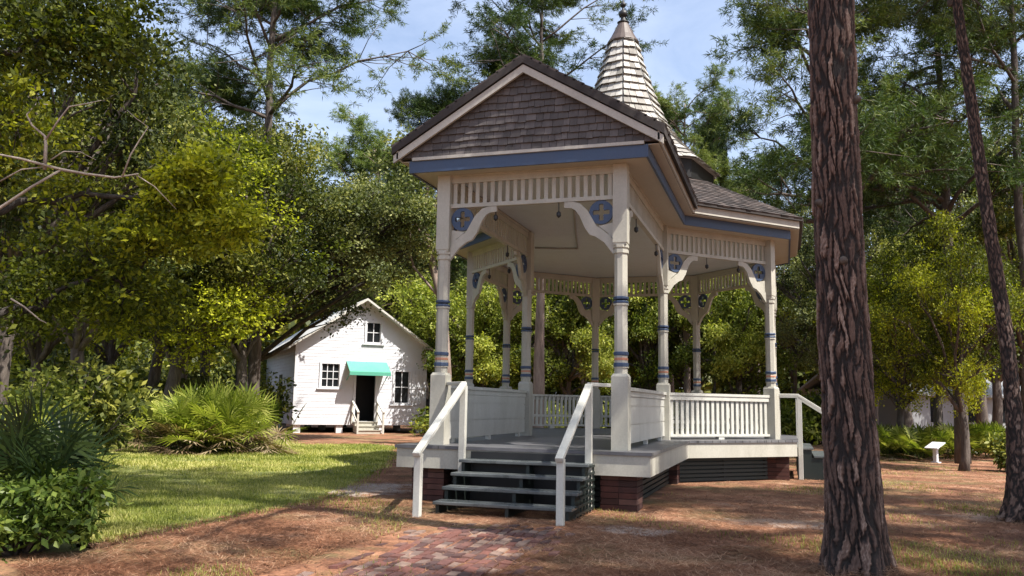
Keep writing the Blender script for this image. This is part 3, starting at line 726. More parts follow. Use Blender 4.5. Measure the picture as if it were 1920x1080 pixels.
def needles_mesh(name, tufts, dirs, per, L, W, material, seed, clid=None):
    r = np.random.default_rng(seed); n = len(tufts); idx = np.repeat(np.arange(n), per); m_ = len(idx)
    d = unit(dirs[idx]*.55+unit(r.normal(size=(m_, 3)))); s = unit(np.cross(d, r.normal(size=(m_, 3))))
    c = tufts[idx]+dirs[idx]*r.uniform(-.16, .10, (m_, 1))
    bend = np.zeros((m_, 3)); bend[:, 2] = -.12*L
    V = quads(c, d, s, L*r.uniform(.7, 1.2, m_), np.full(m_, W), bend)
    cl = r.random(n) if clid is None else np.clip(clid+r.normal(0, .12, n), 0, 1)
    return np_mesh(name, V, np.arange(4*m_).reshape(m_, 4), material, {'rnd': ('FACE', r.random(m_)), 'clump': ('FACE', cl[idx])})
def wiggle(a, b_, n, amp, r, sag=0.):
    a, b_ = np.array(a, float), np.array(b_, float); q = np.linspace(0, 1, n)[:, None]; pts = a+(b_-a)*q
    L = np.linalg.norm(b_-a); o = np.cumsum(r.normal(0, amp*L/n, (n, 3)), 0); o -= q*o[-1]; o[0] = 0
    pts = pts+o; pts[:, 2] += sag*L*(q[:, 0]*(1-q[:, 0]))*4
    return pts
def lobed(r, lobes):
    """clump centres spread through a list of ellipsoid lobes (x, y, z, rx, ry, rz, count)"""
    C_, I_ = [], []
    for k, (x, y, z, rx, ry, rz, n) in enumerate(lobes):
        d = unit(r.normal(size=(n, 3)))*(r.random((n, 1))**.4)*np.array([rx, ry, rz]); C_.append(d+np.array([x, y, z])); I_.append(np.full(n, k))
    return np.concatenate(C_), np.concatenate(I_)

def oak_tree(name, label, cat, seed, H, RX, base, nl=16, per=30, leaf=.13, material='oak_leaf', bark='bark', cl_n=34, cl_r=.46, group=None, r0=.22, loc=(0, 0, 0), lean=(0, 0), tlean=.6):
    r = np.random.default_rng(seed); root = empty(name, label, cat, loc, 0, group); lobes = []
    zc = (H+base)/2; rz = (H-base)/2
    for k in range(nl):
        d = unit(r.normal(size=(1, 3)))[0]*r.random()**.42; lr = r.uniform(.15, .34)
        lobes.append((d[0]*RX*.8+lean[0], d[1]*RX*.8+lean[1], zc+d[2]*rz*.78, RX*lr, RX*lr, rz*lr*.75, int(cl_n*r.uniform(.6, 1.4))))
    C_, I_ = lobed(r, lobes)
    tr = MB(); top = (lean[0]*tlean, lean[1]*tlean, base+rz*1.1)
    tp = wiggle((0, 0, -.1), top, 9, .12, r); rad_t = [r0*(1.35 if i == 0 else 1)*(1-.75*i/8) for i in range(9)]
    tr.tube(tp, rad_t, 9)
    for k, lb in enumerate(lobes):
        i0 = int(np.clip(3+5*(lb[2]-base)/(H-base)*r.uniform(.5, 1.), 2, 8)); a = tp[i0]
        lp = wiggle(a, lb[:3], 6, .16, r, .06); rb = rad_t[i0]*.55
        tr.tube(lp, [rb*(1-.75*i/5)+.012 for i in range(6)], 6)
        for c_ in C_[I_ == k][::5]:
            tr.tube(wiggle(lp[r.integers(2, 6)], c_, 4, .15, r), [.028, .02, .014, .008], 4)
    tr.build('trunk', M[bark], root, smooth=True)
    link('crown', leaves_mesh('crown', C_, np.full(len(C_), cl_r)*r.uniform(.7, 1.3, len(C_)), per, leaf, leaf*.62, M[material], seed+1, clid=(r.random(len(lobes))**1.2)[I_]), root)
    return root
def pine_tree(name, label, seed, H, RX, base, nb=26, per=22, tuft_n=30, material='pine_needle', bark='bark', r0=.18, L=.30, W=.022, loc=(0, 0, 0), group=None, crown_top=None, lean=(0, 0), spread=.75, trunk=True, cat='pine tree', fork=0):
    r = np.random.default_rng(seed); root = empty(name, label, cat, loc, 0, group); tr = MB()
    n = 14; tp = wiggle((0, 0, -.1), (lean[0], lean[1], H*.97), n, .025, r); rt = [r0*(1-.82*(i/(n-1))**1.2)*(1.2 if i == 0 else 1) for i in range(n)]
    if trunk: tr.tube(tp, rt, 10)
    T_, D_, K_ = [], [], []
    for k in range(nb):
        q = r.random()**.85; z = base+(H-base)*q; fi = z/H*(n-1); i0 = int(min(fi, n-2)); p0 = tp[i0]+(tp[i0+1]-tp[i0])*(fi-i0)
        a = r.uniform(0, 2*np.pi); ln = RX*(1-.55*q**1.5)*r.uniform(.45, 1.05); up = r.uniform(-.15, .75)+.4*q
        end = p0+np.array([math.cos(a)*ln, math.sin(a)*ln, up*ln])
        bp_ = wiggle(p0, end, 7, .14, r, .05); rb = rt[i0]*.38+.012; tr.tube(bp_, [rb*(1-.8*i/6)+.006 for i in range(7)], 6)
        cv = r.random()
        nsub = int(6+ln*2.4)
        for j in range(nsub):
            b0 = bp_[r.integers(2, 7)]; sd = unit(np.array([[math.cos(a)+r.normal(0, .9), math.sin(a)+r.normal(0, .9), r.uniform(-.45, .9)]]))[0]; sl_ = ln*r.uniform(.16, .42)+.25
            e2 = b0+sd*sl_; tr.tube([b0, (b0+e2)/2+r.normal(0, .05, 3), e2], [.018, .013, .007], 4)
            m_ = max(3, int(tuft_n/nsub*r.uniform(.6, 1.5)))
            off = r.normal(0, spread*.30, (m_, 3)); off[:, 2] *= .8
            T_.append(e2+off); D_.append(unit(off+sd*.6+np.array([0, 0, .25]))); K_.append(np.full(m_, cv))
    T_, D_, K_ = np.concatenate(T_), np.concatenate(D_), np.concatenate(K_)
    tr.build('trunk', M[bark], root, smooth=True)
    link('crown', needles_mesh('crown', T_, D_, per, L, W, M[material], seed+1, K_), root)
    return root

def fan_palm(name, label, seed, nf, height, spread, material, loc, dead=0, blade_w=.035, cat='palmetto', blade_n=17, group=None):
    r = np.random.default_rng(seed); root = empty(name, label, cat, loc, 0, group); st_ = MB()
    def fronds(nf, lo, hi, hmul):
        Vs = []; cl = []
        for k in range(nf):
            a = r.uniform(0, 2*np.pi); el = R_(r.uniform(lo, hi)); b0 = np.array([r.normal(0, spread*.30), r.normal(0, spread*.30), .05])
            dirv = np.array([math.cos(a)*math.cos(el), math.sin(a)*math.cos(el), math.sin(el)]); pl = height*hmul*r.uniform(.45, .75)
            hub = b0+dirv*pl; hub[2] = max(hub[2], .1)
            st_.tube([b0, (b0+hub)/2+np.array([0, 0, .04]), hub], [.012, .01, .008], 4)
            side = unit(np.cross(dirv, [0, 0, 1.])[None])[0]; upv = np.cross(side, dirv); c0 = r.random()
            tilt = r.uniform(-.5, .5)
            side = side*math.cos(tilt)+upv*math.sin(tilt)
            for j in range(blade_n):
                th = (j/(blade_n-1)-.5)*R_(230); bd = dirv*math.cos(th)+side*math.sin(th); bl = height*.40*(1-.25*abs(th)/2)*r.uniform(.85, 1.1)
                sd = unit(np.cross(bd, upv)[None])[0]; e = hub+bd*bl+np.array([0, 0, -.14*bl])
                mid = hub+bd*bl*.5
                Vs.append([hub, mid+sd*blade_w/2, e, mid-sd*blade_w/2]); cl.append(c0)
        return np.array(Vs).reshape(-1, 3), np.array(cl)
    V, cl = fronds(nf, 18, 88, 1.)
    r2 = np.random.default_rng(seed+3)
    link('frond_mass', np_mesh('frond_mass', V, np.arange(len(V)).reshape(-1, 4), M[material], {'rnd': ('FACE', r2.random(len(cl))), 'clump': ('FACE', cl)}), root)
    if dead:
        V, cl = fronds(dead, -5, 30, .92)
        V[:, 2] = np.maximum(V[:, 2], .02)
        link('dead_frond_mass', np_mesh('dead_frond_mass', V, np.arange(len(V)).reshape(-1, 4), M['dead_leaf'], {'rnd': ('FACE', r2.random(len(cl))), 'clump': ('FACE', cl)}), root)
    st_.build('stem', M[material], root)
    return root
def shrub(name, label, seed, W_, H, n, per, leaf, material, loc, cat='shrub', D_=None, cl_r=.28, group=None, wfac=.5):
    r = np.random.default_rng(seed); root = empty(name, label, cat, loc, 0, group); D_ = D_ or W_; lobes = []
    for k in range(7):
        a = r.uniform(0, 2*np.pi); q = r.random()**.5*.6; lobes.append((math.cos(a)*W_/2*q, math.sin(a)*D_/2*q, H*r.uniform(.25, .68), W_*.24, D_*.24, H*.26, n//7))
    C_, I_ = lobed(r, lobes); C_[:, 2] = np.maximum(C_[:, 2], .06); st_ = MB()
    for c_ in C_[::4]: st_.tube(wiggle((c_[0]*.25, c_[1]*.25, 0), c_, 5, .12, r, .05), [.02, .016, .012, .009, .006], 5)
    st_.build('stem', M['bark'], root, smooth=True)
    link('foliage', leaves_mesh('foliage', C_, np.full(len(C_), cl_r), per, leaf, leaf*wfac, M[material], seed+1, .25), root)
    return root

# ---- the big pine in front, with plated bark modelled in relief
def plated_trunk(path, rad_fn, seg, rows, seed, cw=.062, chh=.30, depth=.032):
    path = np.array(path); sl_ = np.linspace(0, 1, rows); seglen = np.r_[0, np.cumsum(np.linalg.norm(np.diff(path, axis=0), axis=1))]; tot = seglen[-1]
    px = np.stack([np.interp(sl_*tot, seglen, path[:, i]) for i in range(3)], 1)
    k_ = np.ones(25)/25
    for i in (0, 1): px[:, i] = np.convolve(np.pad(px[:, i], 12, mode='edge'), k_, 'valid')
    r = np.random.default_rng(seed); th = np.linspace(0, 2*np.pi, seg, endpoint=False); r0 = rad_fn(tot*.3)
    nx = int(2*np.pi*r0/cw); ny = int(tot/chh)+2
    jx = r.uniform(-.45, .45, (ny, nx)); jy = r.uniform(-.48, .48, (ny, nx)); lv = r.uniform(.45, 1, (ny, nx))
    U_, V_ = np.meshgrid(th/(2*np.pi)*nx, sl_*tot/chh, indexing='xy')
    U_ = U_+.22*np.sin(V_*2.1+U_*.5)+.10*np.sin(V_*5.1+U_*1.7)+.05*np.sin(U_*6.3+V_*13)+.04*np.sin(V_*37+U_*9); V_ = V_+.45*np.sin(U_*2.1)+.22*np.sin(U_*5.3+V_*1.3)+.06*np.sin(U_*17)
    iu, iv = np.floor(U_).astype(int), np.floor(V_).astype(int); d1 = np.full(U_.shape, 9.); d2 = d1.copy(); lev = np.zeros(U_.shape)
    for a in (-1, 0, 1):
        for b_ in (-1, 0, 1):
            cu, cv = iu+a, np.clip(iv+b_, 0, ny-1); w_ = cu % nx
            dx = U_-(cu+.5+jx[cv, w_]); dy = (V_-(iv+b_+.5+jy[cv, w_])); d = np.sqrt(dx*dx+dy*dy*.8)
            c1 = d < d1; d2 = np.where(c1, d1, np.minimum(d2, d)); lev = np.where(c1, lv[cv, w_], lev); d1 = np.where(c1, d, d1)
    e = np.clip((d2-d1-.05)/.30, 0, 1); e = e*e*(3-2*e)
    fl = np.sin(U_*11+V_*9)*np.sin(V_*23-U_*5)*.10+np.sin(U_*19+V_*3)*.06
    h = e*(lev+fl)
    hh = sl_*tot
    rad0 = np.array([rad_fn(z) for z in hh])[:, None]
    flare = np.exp(-hh/.35)[:, None]*(.5+.5*np.sin(th*5+.7)[None, :])*.14+np.exp(-hh/.12)[:, None]*.05
    R2 = rad0+flare+(h-.75)*depth
    V = np.stack([px[:, 0][:, None]+R2*np.cos(th)[None, :], px[:, 1][:, None]+R2*np.sin(th)[None, :], np.repeat(px[:, 2][:, None], seg, 1)], 2)
    idx = np.arange(rows*seg).reshape(rows, seg); nxt = np.roll(idx, -1, 1)
    Fq = np.stack([idx[:-1], nxt[:-1], nxt[1:], idx[1:]], 2).reshape(-1, 4)
    return np_mesh('trunk', V.reshape(-1, 3), Fq, M['plate_bark'], {'plate': ('POINT', np.clip(h.ravel()+r.normal(0, .05, h.size), 0, 1))}, True)
BD = 7.6
pb = at(1608, 1078, BD); pb[2] = 0
pts = [(0, 0, -.1)]+[tuple(at(u, v, BD)-pb) for u, v in ((1602, 950), (1593, 800), (1580, 600), (1570, 400), (1563, 200), (1558, 0))]
dl = np.array(pts[-1])-np.array(pts[-2]); pts += [tuple(np.array(pts[-1])+dl*q) for q in (3, 6, 9, 12)]
def bigr(z): return .222*(1-.016*z)+.02*math.exp(-z/1.2)
big = pine_tree('pine_tree', 'thick pine with deeply plated reddish brown bark standing in front of the bandstand', 51, 19, 4.6, 10.5, nb=30, tuft_n=44, per=26, loc=tuple(pb), lean=(pts[-1][0], pts[-1][1]), trunk=False, r0=.2)
link('trunk', plated_trunk(pts, bigr, 300, 1500, 3), big)
[o for o in big.children if o.name.startswith('trunk')][0].name = 'limb_mass'
# stubs of broken branches on the trunk
for v, a in ((205, .2), (505, -.6), (395, -1.7)):
    q = at(1567, v, BD)-pb; d = np.array([math.cos(a+YAW-1.0), math.sin(a+YAW-1.0), .25]); mb = MB(); mb.tube([q+d*.12, q+d*.21, q+d*.235], [.05, .036, .02], 8); mb.build('branch_stub', M['bark'], big, smooth=True)

LD = 11.45
lb = at(1910, 978, LD); lb[2] = 0
pts = [(0, 0, -.1)]+[tuple(at(u, v, LD)-lb) for u, v in ((1909, 900), (1902, 780), (1888, 640), (1862, 470), (1836, 300), (1815, 150), (1795, 10))]
dl = np.array(pts[-1])-np.array(pts[-2]); pts += [tuple(np.array(pts[-1])+dl*q+np.array([0, 0, q*.3])) for q in (2, 4, 6)]
lp = pine_tree('pine_tree', 'slender pine leaning to the left at the right edge of the clearing', 77, 15, 2.5, 7.4, nb=30, tuft_n=80, per=28, L=.18, W=.011, spread=.6, loc=tuple(lb), lean=(pts[-1][0], pts[-1][1]), trunk=False, r0=.08, material='pine_needle')
link('trunk', plated_trunk(pts, lambda z: .108*(1-.055*z)+.05*math.exp(-z*1.6), 140, 700, 8, .05, .12, .012), lp)
[o for o in lp.children if o.name.startswith('trunk')][0].name = 'limb_mass'

# ---- prototypes, then every other tree a copy with its own size
def pine_h(u, d, vtop): return hgt(u, vtop, d)
proto = {}
def place(kind, u, d, H, RX, label, group=None, rz=None, maker=None):
    loc = spot(u, d); rr_ = random.Random(u*7+int(d*3)); rz = rr_.uniform(0, 6.28) if rz is None else rz
    if kind not in proto:
        root, h0, rx0 = maker(); proto[kind] = (root, h0, rx0, [True])
    root, h0, rx0, first = proto[kind]; sc = (RX/rx0, RX/rx0, H/h0)
    if first[0]:
        first[0] = False; root.location = loc; root.rotation_euler = (0, 0, rz); root.scale = sc; root['label'] = label
        if group: root['group'] = group
        return root
    c_ = copy_tree(root, loc, rz, sc, label)
    if group: c_['group'] = group
    elif 'group' in c_: del c_['group']
    return c_
mk = {
 'oakA': lambda: (oak_tree('oak_tree', 'x', 'oak tree', 101, 10, 4, 2.4, nl=34, per=54, leaf=.105, material='oak_leaf', cl_n=24), 10, 4),
 'oakB': lambda: (oak_tree('oak_tree', 'x', 'oak tree', 133, 10, 4, 1.6, nl=34, per=54, leaf=.10, material='oak_yellow', cl_n=24), 10, 4),
 'oakC': lambda: (oak_tree('oak_tree', 'x', 'oak tree', 151, 11, 4.2, 2.8, nl=36, per=54, leaf=.105, material='oak_grey', cl_n=24), 11, 4.2),
 'brightA': lambda: (oak_tree('broadleaf_tree', 'x', 'tree', 171, 8, 3.4, .8, nl=30, per=50, leaf=.115, material='bright_leaf', cl_n=24), 8, 3.4),
 'pineA': lambda: (pine_tree('pine_tree', 'x', 201, 21, 4.4, 10.5, nb=36, tuft_n=120, per=24, W=.024, L=.20), 21, 4.4),
 'pineB': lambda: (pine_tree('pine_tree', 'x', 233, 18, 4.2, 7, nb=36, tuft_n=115, per=22, W=.026, L=.22, material='pine_light', bark='bark_pale'), 18, 4.2),
 'pineC': lambda: (pine_tree('pine_tree', 'x', 251, 15, 3.2, 5.2, nb=40, tuft_n=120, per=24, W=.02, L=.19, spread=.7), 15, 3.2),
}
def T(kind, u, d, H, RX, label, group=None, rz=None): return place(kind, u, d, H, RX, label, group, rz, mk[kind])

# pines against the sky
T('pineA', 470, 30, 22.5, 5.3, 'tall straight pine rising above the oaks left of the bandstand', rz=.4)
T('pineA', 1005, 45, 26.5, 6.6, 'tall forked pine directly behind the bandstand gable', rz=2.2)
T('pineC', 800, 47, 19, 3.3, 'short dark pine beside the left slope of the bandstand gable', rz=1.)
T('pineB', 1290, 40, 16.5, 4.0, 'pale airy pine right of the bandstand spire', rz=2.)
T('pineB', 1160, 47, 19.5, 4.2, 'pale pine just behind the bandstand spire', rz=4.4)
T('pineC', 1575, 22, 16, 3.4, 'dark dense pine hidden but for its boughs behind the thick plated trunk', rz=.9)
T('oakC', 1700, 34, 15, 4.5, 'tall grey green oak high behind the low yellowing oak', rz=2.)
T('oakC', 1850, 36, 16, 5, 'tall grey green oak behind the leaning pine', rz=4.)
T('pineC', 1800, 24, 17, 3.4, 'tall pine between the thick plated trunk and the leaning pine', rz=5.)
T('pineA', 1940, 22, 18, 3.6, 'dark tall pine cut by the right edge of the picture', rz=1.7)
T('pineB', 690, 44, 15.5, 4.4, 'pale pine between the tall straight pine and the gable', rz=.3)
T('pineB', 340, 33, 14.5, 3.6, 'pale leaning pine left of the tall straight pine', rz=5.3)
T('pineA', 1420, 55, 17, 4.6, 'distant pine showing above the right eave of the bandstand', rz=.1)

# oaks of the left wood
T('oakB', 330, 26, 11, 4.7, 'yellowing oak over the fan palm, in front of the darker oaks', rz=1.1)
T('oakA', 130, 21, 10.5, 3.9, 'dark oak behind the vine covered shrub', rz=2.)
T('oakA', 285, 31, 13.5, 4.6, 'dark oak behind the yellowing oak', rz=4.)
T('oakA', 455, 27, 10.8, 3.9, 'dark oak on the near side of the white cottage', rz=.6)
T('oakC', 440, 34, 14, 5.2, 'grey green oak left of the oak that leans to the cottage', rz=6.1)
_ln = _r0*3.6-HD*.6
oak_tree('oak_tree', 'leaning grey green oak whose boughs hang in front of the cottage gable', 'oak tree', 311, 10.5, 3.9, 3.7, nl=30, per=54, leaf=.105, material='oak_grey', bark='bark_dark', cl_n=24, r0=.24, loc=tuple(spot(470, 31.5)), lean=(_ln[0], _ln[1]), tlean=.08)
T('oakC', 700, 47, 15, 5., 'grey green oak behind the white cottage', rz=1.)
T('oakC', 390, 36, 13.5, 5., 'grey green oak deep in the left wood', rz=5.)
T('oakB', 60, 27, 11.5, 4.2, 'yellowing oak deep behind the left edge', rz=5.)
T('oakA', -20, 15.5, 11., 3.6, 'tall dark oak cut by the left edge', rz=3.3)
T('oakA', 210, 36, 12, 4.8, 'dark oak farthest back in the left wood', rz=.2)
g_ = 'trees of the wood behind the bandstand'
T('brightA', 820, 43, 9.5, 4.2, 'bright green tree between cottage and bandstand', rz=2.)
far_lab = {'oakA': 'dark oak in the wood seen through the bandstand', 'oakC': 'grey green oak in the wood seen through the bandstand', 'brightA': 'bright green tree in the wood seen through the bandstand'}
for kind, u, d, H, RX in (('brightA', 905, 39, 8, 3.2), ('oakC', 985, 42, 10, 3.8), ('brightA', 1065, 38, 8.5, 3.4), ('oakA', 1140, 44, 9, 3.2), ('brightA', 1215, 40, 9.5, 3.2),
                          ('oakA', 1290, 42, 8.5, 3.), ('brightA', 1385, 37, 9, 3.2), ('oakA', 1395, 44, 10, 4), ('oakC', 1480, 42, 11, 3.8), ('oakA', 760, 56, 13, 5), ('oakC', 1250, 60, 14, 5.), ('oakA', 940, 60, 14, 5.), ('oakA', 1100, 58, 13, 5.)):
    T(kind, u, d, H, RX, far_lab[kind], g_)
T('oakC', 1560, 33, 9.8, 3.4, 'grey green tree hidden behind the thick plated trunk', rz=1.)
T('brightA', 1640, 40, 9.5, 3.6, 'bright tree in the gap right of the thick plated trunk', rz=4.)
T('oakB', 1690, 27, 6.8, 2.6, 'yellowing low oak right of the thick plated trunk', rz=.8)
T('oakB', 1800, 21, 6.6, 2.0, 'sunlit yellow topped oak beside the leaning pine', rz=2.5)
T('oakA', 1760, 30, 8.4, 3.3, 'dark spreading oak over the pale grey building', rz=3.5)
T('oakA', 1935, 25, 9.5, 3.2, 'dark oak cut by the right edge', rz=5.)
T('oakA', 1880, 42, 12, 5, 'dark oak beyond the pale grey building', rz=5.)
T('oakC', 1730, 50, 14, 5, 'grey green oak far behind the right clearing', rz=2.)

# trees that stand outside the frame on the sunny side and shade the clearing
for kind, x, y, H, RX in (('pineA', 13.5, -9., 20, 4.2), ('pineA', 15.5, -15.5, 21, 4.4), ('oakC', 14.5, -6.5, 12, 3.2), ('oakC', 12.2, -14., 9.5, 2.4), ('pineC', 18, -11, 17, 3.6)):
    root, h0, rx0, _ = proto[kind]; copy_tree(root, (x, y, 0), x, (RX/rx0, RX/rx0, H/h0), 'tree on the sunny side of the clearing', 'trees shading the clearing')

# near oak at the left edge with bare twigs
no = empty('oak_tree', 'near oak at the left edge with bare bleached twigs and yellow green leaves', 'oak tree', tuple(spot(-170, 9.5)))
o0 = np.array(no.location); r = np.random.default_rng(61)
lob = []
for u, v, d, rx, rz, n in ((60, 60, 10.5, .95, .75, 46), (190, 90, 10.8, .75, .7, 34), (230, 30, 11, .5, .6, 22), (30, 230, 10.2, .6, .5, 18), (350, 345, 11.5, .55, .42, 34), (430, 420, 11.6, .42, .36, 26), (310, 440, 11.8, .7, .45, 32), (150, 470, 11.6, .9, .5, 34), (60, 560, 11.4, .9, .6, 36), (250, 560, 12, .8, .5, 30), (390, 310, 11.8, .4, .4, 16), (100, 350, 11.2, .5, .35, 10)):
    lob.append((*(at(u, v, d)-o0), rx, rx, rz, n))
lob = [l_[:6]+(int(l_[6]*1.7),) for l_ in lob]
C_, I_ = lobed(r, lob)
mb = MB(); tp = wiggle((0, 0, -.1), at(-120, -60, 9.8)-o0, 9, .06, r); mb.tube(tp, [.26-.018*i for i in range(9)], 10)
bough = []
for i_, route in ((6, ((-60, 120, 10.2), (20, 90, 10.6), (110, 70, 10.8), (210, 50, 10.9))), (5, ((-50, 400, 10.4), (60, 380, 11), (200, 372, 11.4), (320, 365, 11.6), (410, 400, 11.7))), (4, ((-60, 640, 10.6), (60, 560, 11.2), (170, 520, 11.6), (260, 510, 11.9))), (6, ((-70, 260, 10), (0, 235, 10.2), (60, 225, 10.3)))):
    bp_ = np.array([tp[i_]]+[at(u, v, d)-o0 for u, v, d in route]); q_ = np.linspace(0, len(bp_)-1, 16)
    bp_ = np.stack([np.interp(q_, np.arange(len(bp_)), bp_[:, j]) for j in range(3)], 1); bp_[1:-1] += r.normal(0, .045, (14, 3))
    mb.tube(bp_, [.075-.0042*j for j in range(16)], 7); bough.append(bp_[4:])
bough = np.concatenate(bough)
for k, lb_ in enumerate(lob):
    ctr_ = np.array(lb_[:3]); a = bough[np.argmin(np.linalg.norm(bough-ctr_-np.array([.2, 0, -.3]), axis=1))]; lp_ = wiggle(a, ctr_, 7, .2, r, .06)
    mb.tube(lp_, [.022-.0024*i for i in range(7)], 5)
    for c_ in C_[I_ == k][::5]: mb.tube(wiggle(lp_[r.integers(2, 7)], c_, 4, .18, r), [.010, .008, .006, .004], 4)
mb.build('trunk', M['bark_dark'], no, smooth=True)
link('crown', leaves_mesh('crown', C_, np.full(len(C_), .26), 58, .078, .044, M['oak_yellow'], 62, clid=np.array([.12, .18, .25, .5, 1., 1., .8, .45, .3, .55, .9, .6])[I_]), no)
mb = MB()
def px(*l): return [at(u, v, d)-o0 for u, v, d in l]
LB = MB(); mb = LB; mb.tube(px((-60, 420, 9.6), (0, 390, 9.6), (60, 350, 9.7), (115, 318, 9.7)), [0.0245, 0.0202, 0.0166, 0.0144], 7)
mb.tube(px((115, 318, 9.7), (40, 298, 9.6), (0, 290, 9.6), (-30, 300, 9.5)), [0.0173, 0.0144, 0.0115, 0.0086], 6)
mb.tube(px((115, 318, 9.7), (160, 326, 9.8), (215, 333, 9.9), (260, 326, 10)), [0.0173, 0.0158, 0.0130, 0.0086], 6)
mb.tube(px((230, 330, 9.9), (245, 290, 9.9), (262, 262, 9.9), (278, 238, 9.9)), [0.0115, 0.0101, 0.0079, 0.0050], 6)
mb.tube(px((255, 328, 10), (290, 350, 10.1), (330, 392, 10.2)), [0.0086, 0.0065, 0.0043], 5)
mb.tube(px((278, 238, 9.9), (255, 222, 9.9), (238, 206, 9.9)), [0.0050, 0.0043, 0.0029], 5)
mb.tube(px((84, 318, 9.7), (86, 270, 9.7), (84, 255, 9.7), (60, 235, 9.7), (50, 215, 9.7), (68, 195, 9.8), (90, 196, 9.8)), [0.0216, 0.0187, 0.0144, 0.0115, 0.0094, 0.0072, 0.0050], 6)
mb.tube(px((86, 262, 9.7), (110, 225, 9.7), (130, 200, 9.7), (165, 194, 9.7), (190, 188, 9.8)), [0.0130, 0.0101, 0.0086, 0.0072, 0.0043], 6)
mb.tube(px((95, 300, 9.7), (120, 284, 9.7), (150, 285, 9.8), (180, 300, 9.8)), [0.0086, 0.0072, 0.0058, 0.0036], 5)
mb.tube(px((0, 340, 9.6), (40, 318, 9.6), (90, 312, 9.7)), [0.0101, 0.0086, 0.0072], 5)
mb.build('bare_limb', M['twig'], no, smooth=True); mb = MB(); mb.tube(px((20, 560, 10.5), (45, 575, 10.5), (75, 600, 10.5), (88, 606, 10.5)), [0.0130, 0.0115, 0.0086, 0.0043], 5)
mb.build('bare_limb', M['twig'], no, smooth=True)

# crooked pale limbed tree between cottage and bandstand
ct = empty('crooked_tree', 'crooked tree with a bare pinkish trunk against the sky left of the bandstand', 'tree', tuple(spot(842, 31)))
c0 = np.array(ct.location); mb = MB(); r = np.random.default_rng(88)
def px(*l): return [at(u, v, d)-c0 for u, v, d in l]
mb.tube([(0, 0, -.1)]+px((838, 700, 31), (834, 620, 31), (826, 560, 31), (812, 500, 31), (805, 460, 31), (795, 420, 31), (800, 370, 31), (805, 320, 31)), [.19, .17, .15, .14, .13, .11, .09, .075, .05], 9)
mb.tube(px((805, 460, 31), (785, 430, 31), (770, 405, 31), (760, 380, 31), (765, 340, 31)), [.08, .07, .06, .05, .03], 7)
mb.tube(px((826, 560, 31), (800, 530, 31), (775, 500, 31), (768, 470, 31), (770, 420, 31)), [.06, .05, .045, .035, .02], 6)
mb.tube(px((795, 420, 31), (815, 390, 31), (822, 350, 31)), [.05, .04, .02], 6)
mb.build('trunk', M['bark_pale'], ct, smooth=True)
lob = [(*(at(u, v, 31)-c0), rx, rx, rz, n) for u, v, rx, rz, n in ((770, 340, .7, .6, 26), (805, 320, .6, .5, 22), (745, 300, .8, .6, 26), (820, 400, .35, .5, 10), (735, 420, .6, .8, 22), (830, 350, .4, .4, 12), (760, 260, .6, .45, 16))]
C_, I_ = lobed(r, lob); link('crown', leaves_mesh('crown', C_, np.full(len(C_), .42), 26, .15, .08, M['oak_grey'], 90), ct)
# straight pale trunk seen behind the left posts
pine_tree('pine_tree', 'pine whose straight pinkish trunk shows just behind the left porch posts', 401, 9.5, .9, 6.5, nb=9, tuft_n=26, per=22, W=.024, L=.2, material='pine_light', bark='bark_pale', r0=.21, loc=tuple(spot(1010, 27)))
for u, d, H, RX in ((1098, 38, 14, 1.2), (1228, 40, 13, 1.2), (1340, 39, 14, 1.2)):
    T('pineC', u, d, H, RX, 'slim dark pine trunk seen through the bandstand posts', 'slim pines behind the bandstand')

# ---- palms, shrubs
fan_palm('palmetto', 'big rounded sunlit fan palm clump on the lawn before the cottage', 7, 230, 1.85, 1.9, 'palmetto', tuple(spot(405, 23.4)), dead=120, blade_w=.05, blade_n=16)
fan_palm('palmetto', 'dark fan palm between the two shrubs at the left edge', 17, 38, 1.35, .6, 'palmetto_dark', tuple(spot(100, 8.8)), blade_w=.035)
shrub('shrub', 'leafy dark green shrub lowest in the left corner', 23, 1.5, .82, 260, 34, .078, 'bush_leaf', tuple(spot(62, 7.9)), cl_r=.16, D_=1.2)
shrub('shrub', 'bright vine covered shrub at the left edge, taller than its neighbours', 29, 2.0, 1.85, 380, 34, .075, 'bright_leaf', tuple(spot(0, 10.4)), cl_r=.22, D_=1.6)
shrub('shrub', 'tall dark undergrowth shrub behind the vine covered shrub', 31, 3.2, 2.2, 200, 26, .15, 'oak_leaf', tuple(spot(110, 17)), cl_r=.35)
und = shrub('shrub', 'dark undergrowth shrub left of the fan palm clump', 33, 4., 2.4, 240, 26, .17, 'oak_leaf', tuple(spot(215, 27)), cl_r=.4)
for u, d, s_, lab in ((330, 33, 1.2, 'undergrowth shrub in the shade of the left wood'), (450, 35, 1.1, 'undergrowth shrub in the shade of the left wood'), (20, 33, 1.7, 'undergrowth shrub in the shade of the left wood'), (90, 36, 1.9, 'undergrowth shrub in the shade of the left wood'), (200, 42, 2.0, 'undergrowth shrub in the shade of the left wood'), (290, 44, 2.0, 'undergrowth shrub in the shade of the left wood'), (400, 46, 2.0, 'undergrowth shrub in the shade of the left wood'), (60, 31, 1.4, 'undergrowth shrub in the shade of the left wood'), (140, 40, 1.5, 'undergrowth shrub in the shade of the left wood')):
    copy_tree(und, spot(u, d), u, (s_, s_, s_), lab, 'undergrowth shrubs of the left wood')
bl = shrub('shrub', 'bright low shrub right of the cottage', 37, 3.6, 1.7, 210, 26, .16, 'bright_leaf', tuple(spot(838, 37)), cl_r=.36)
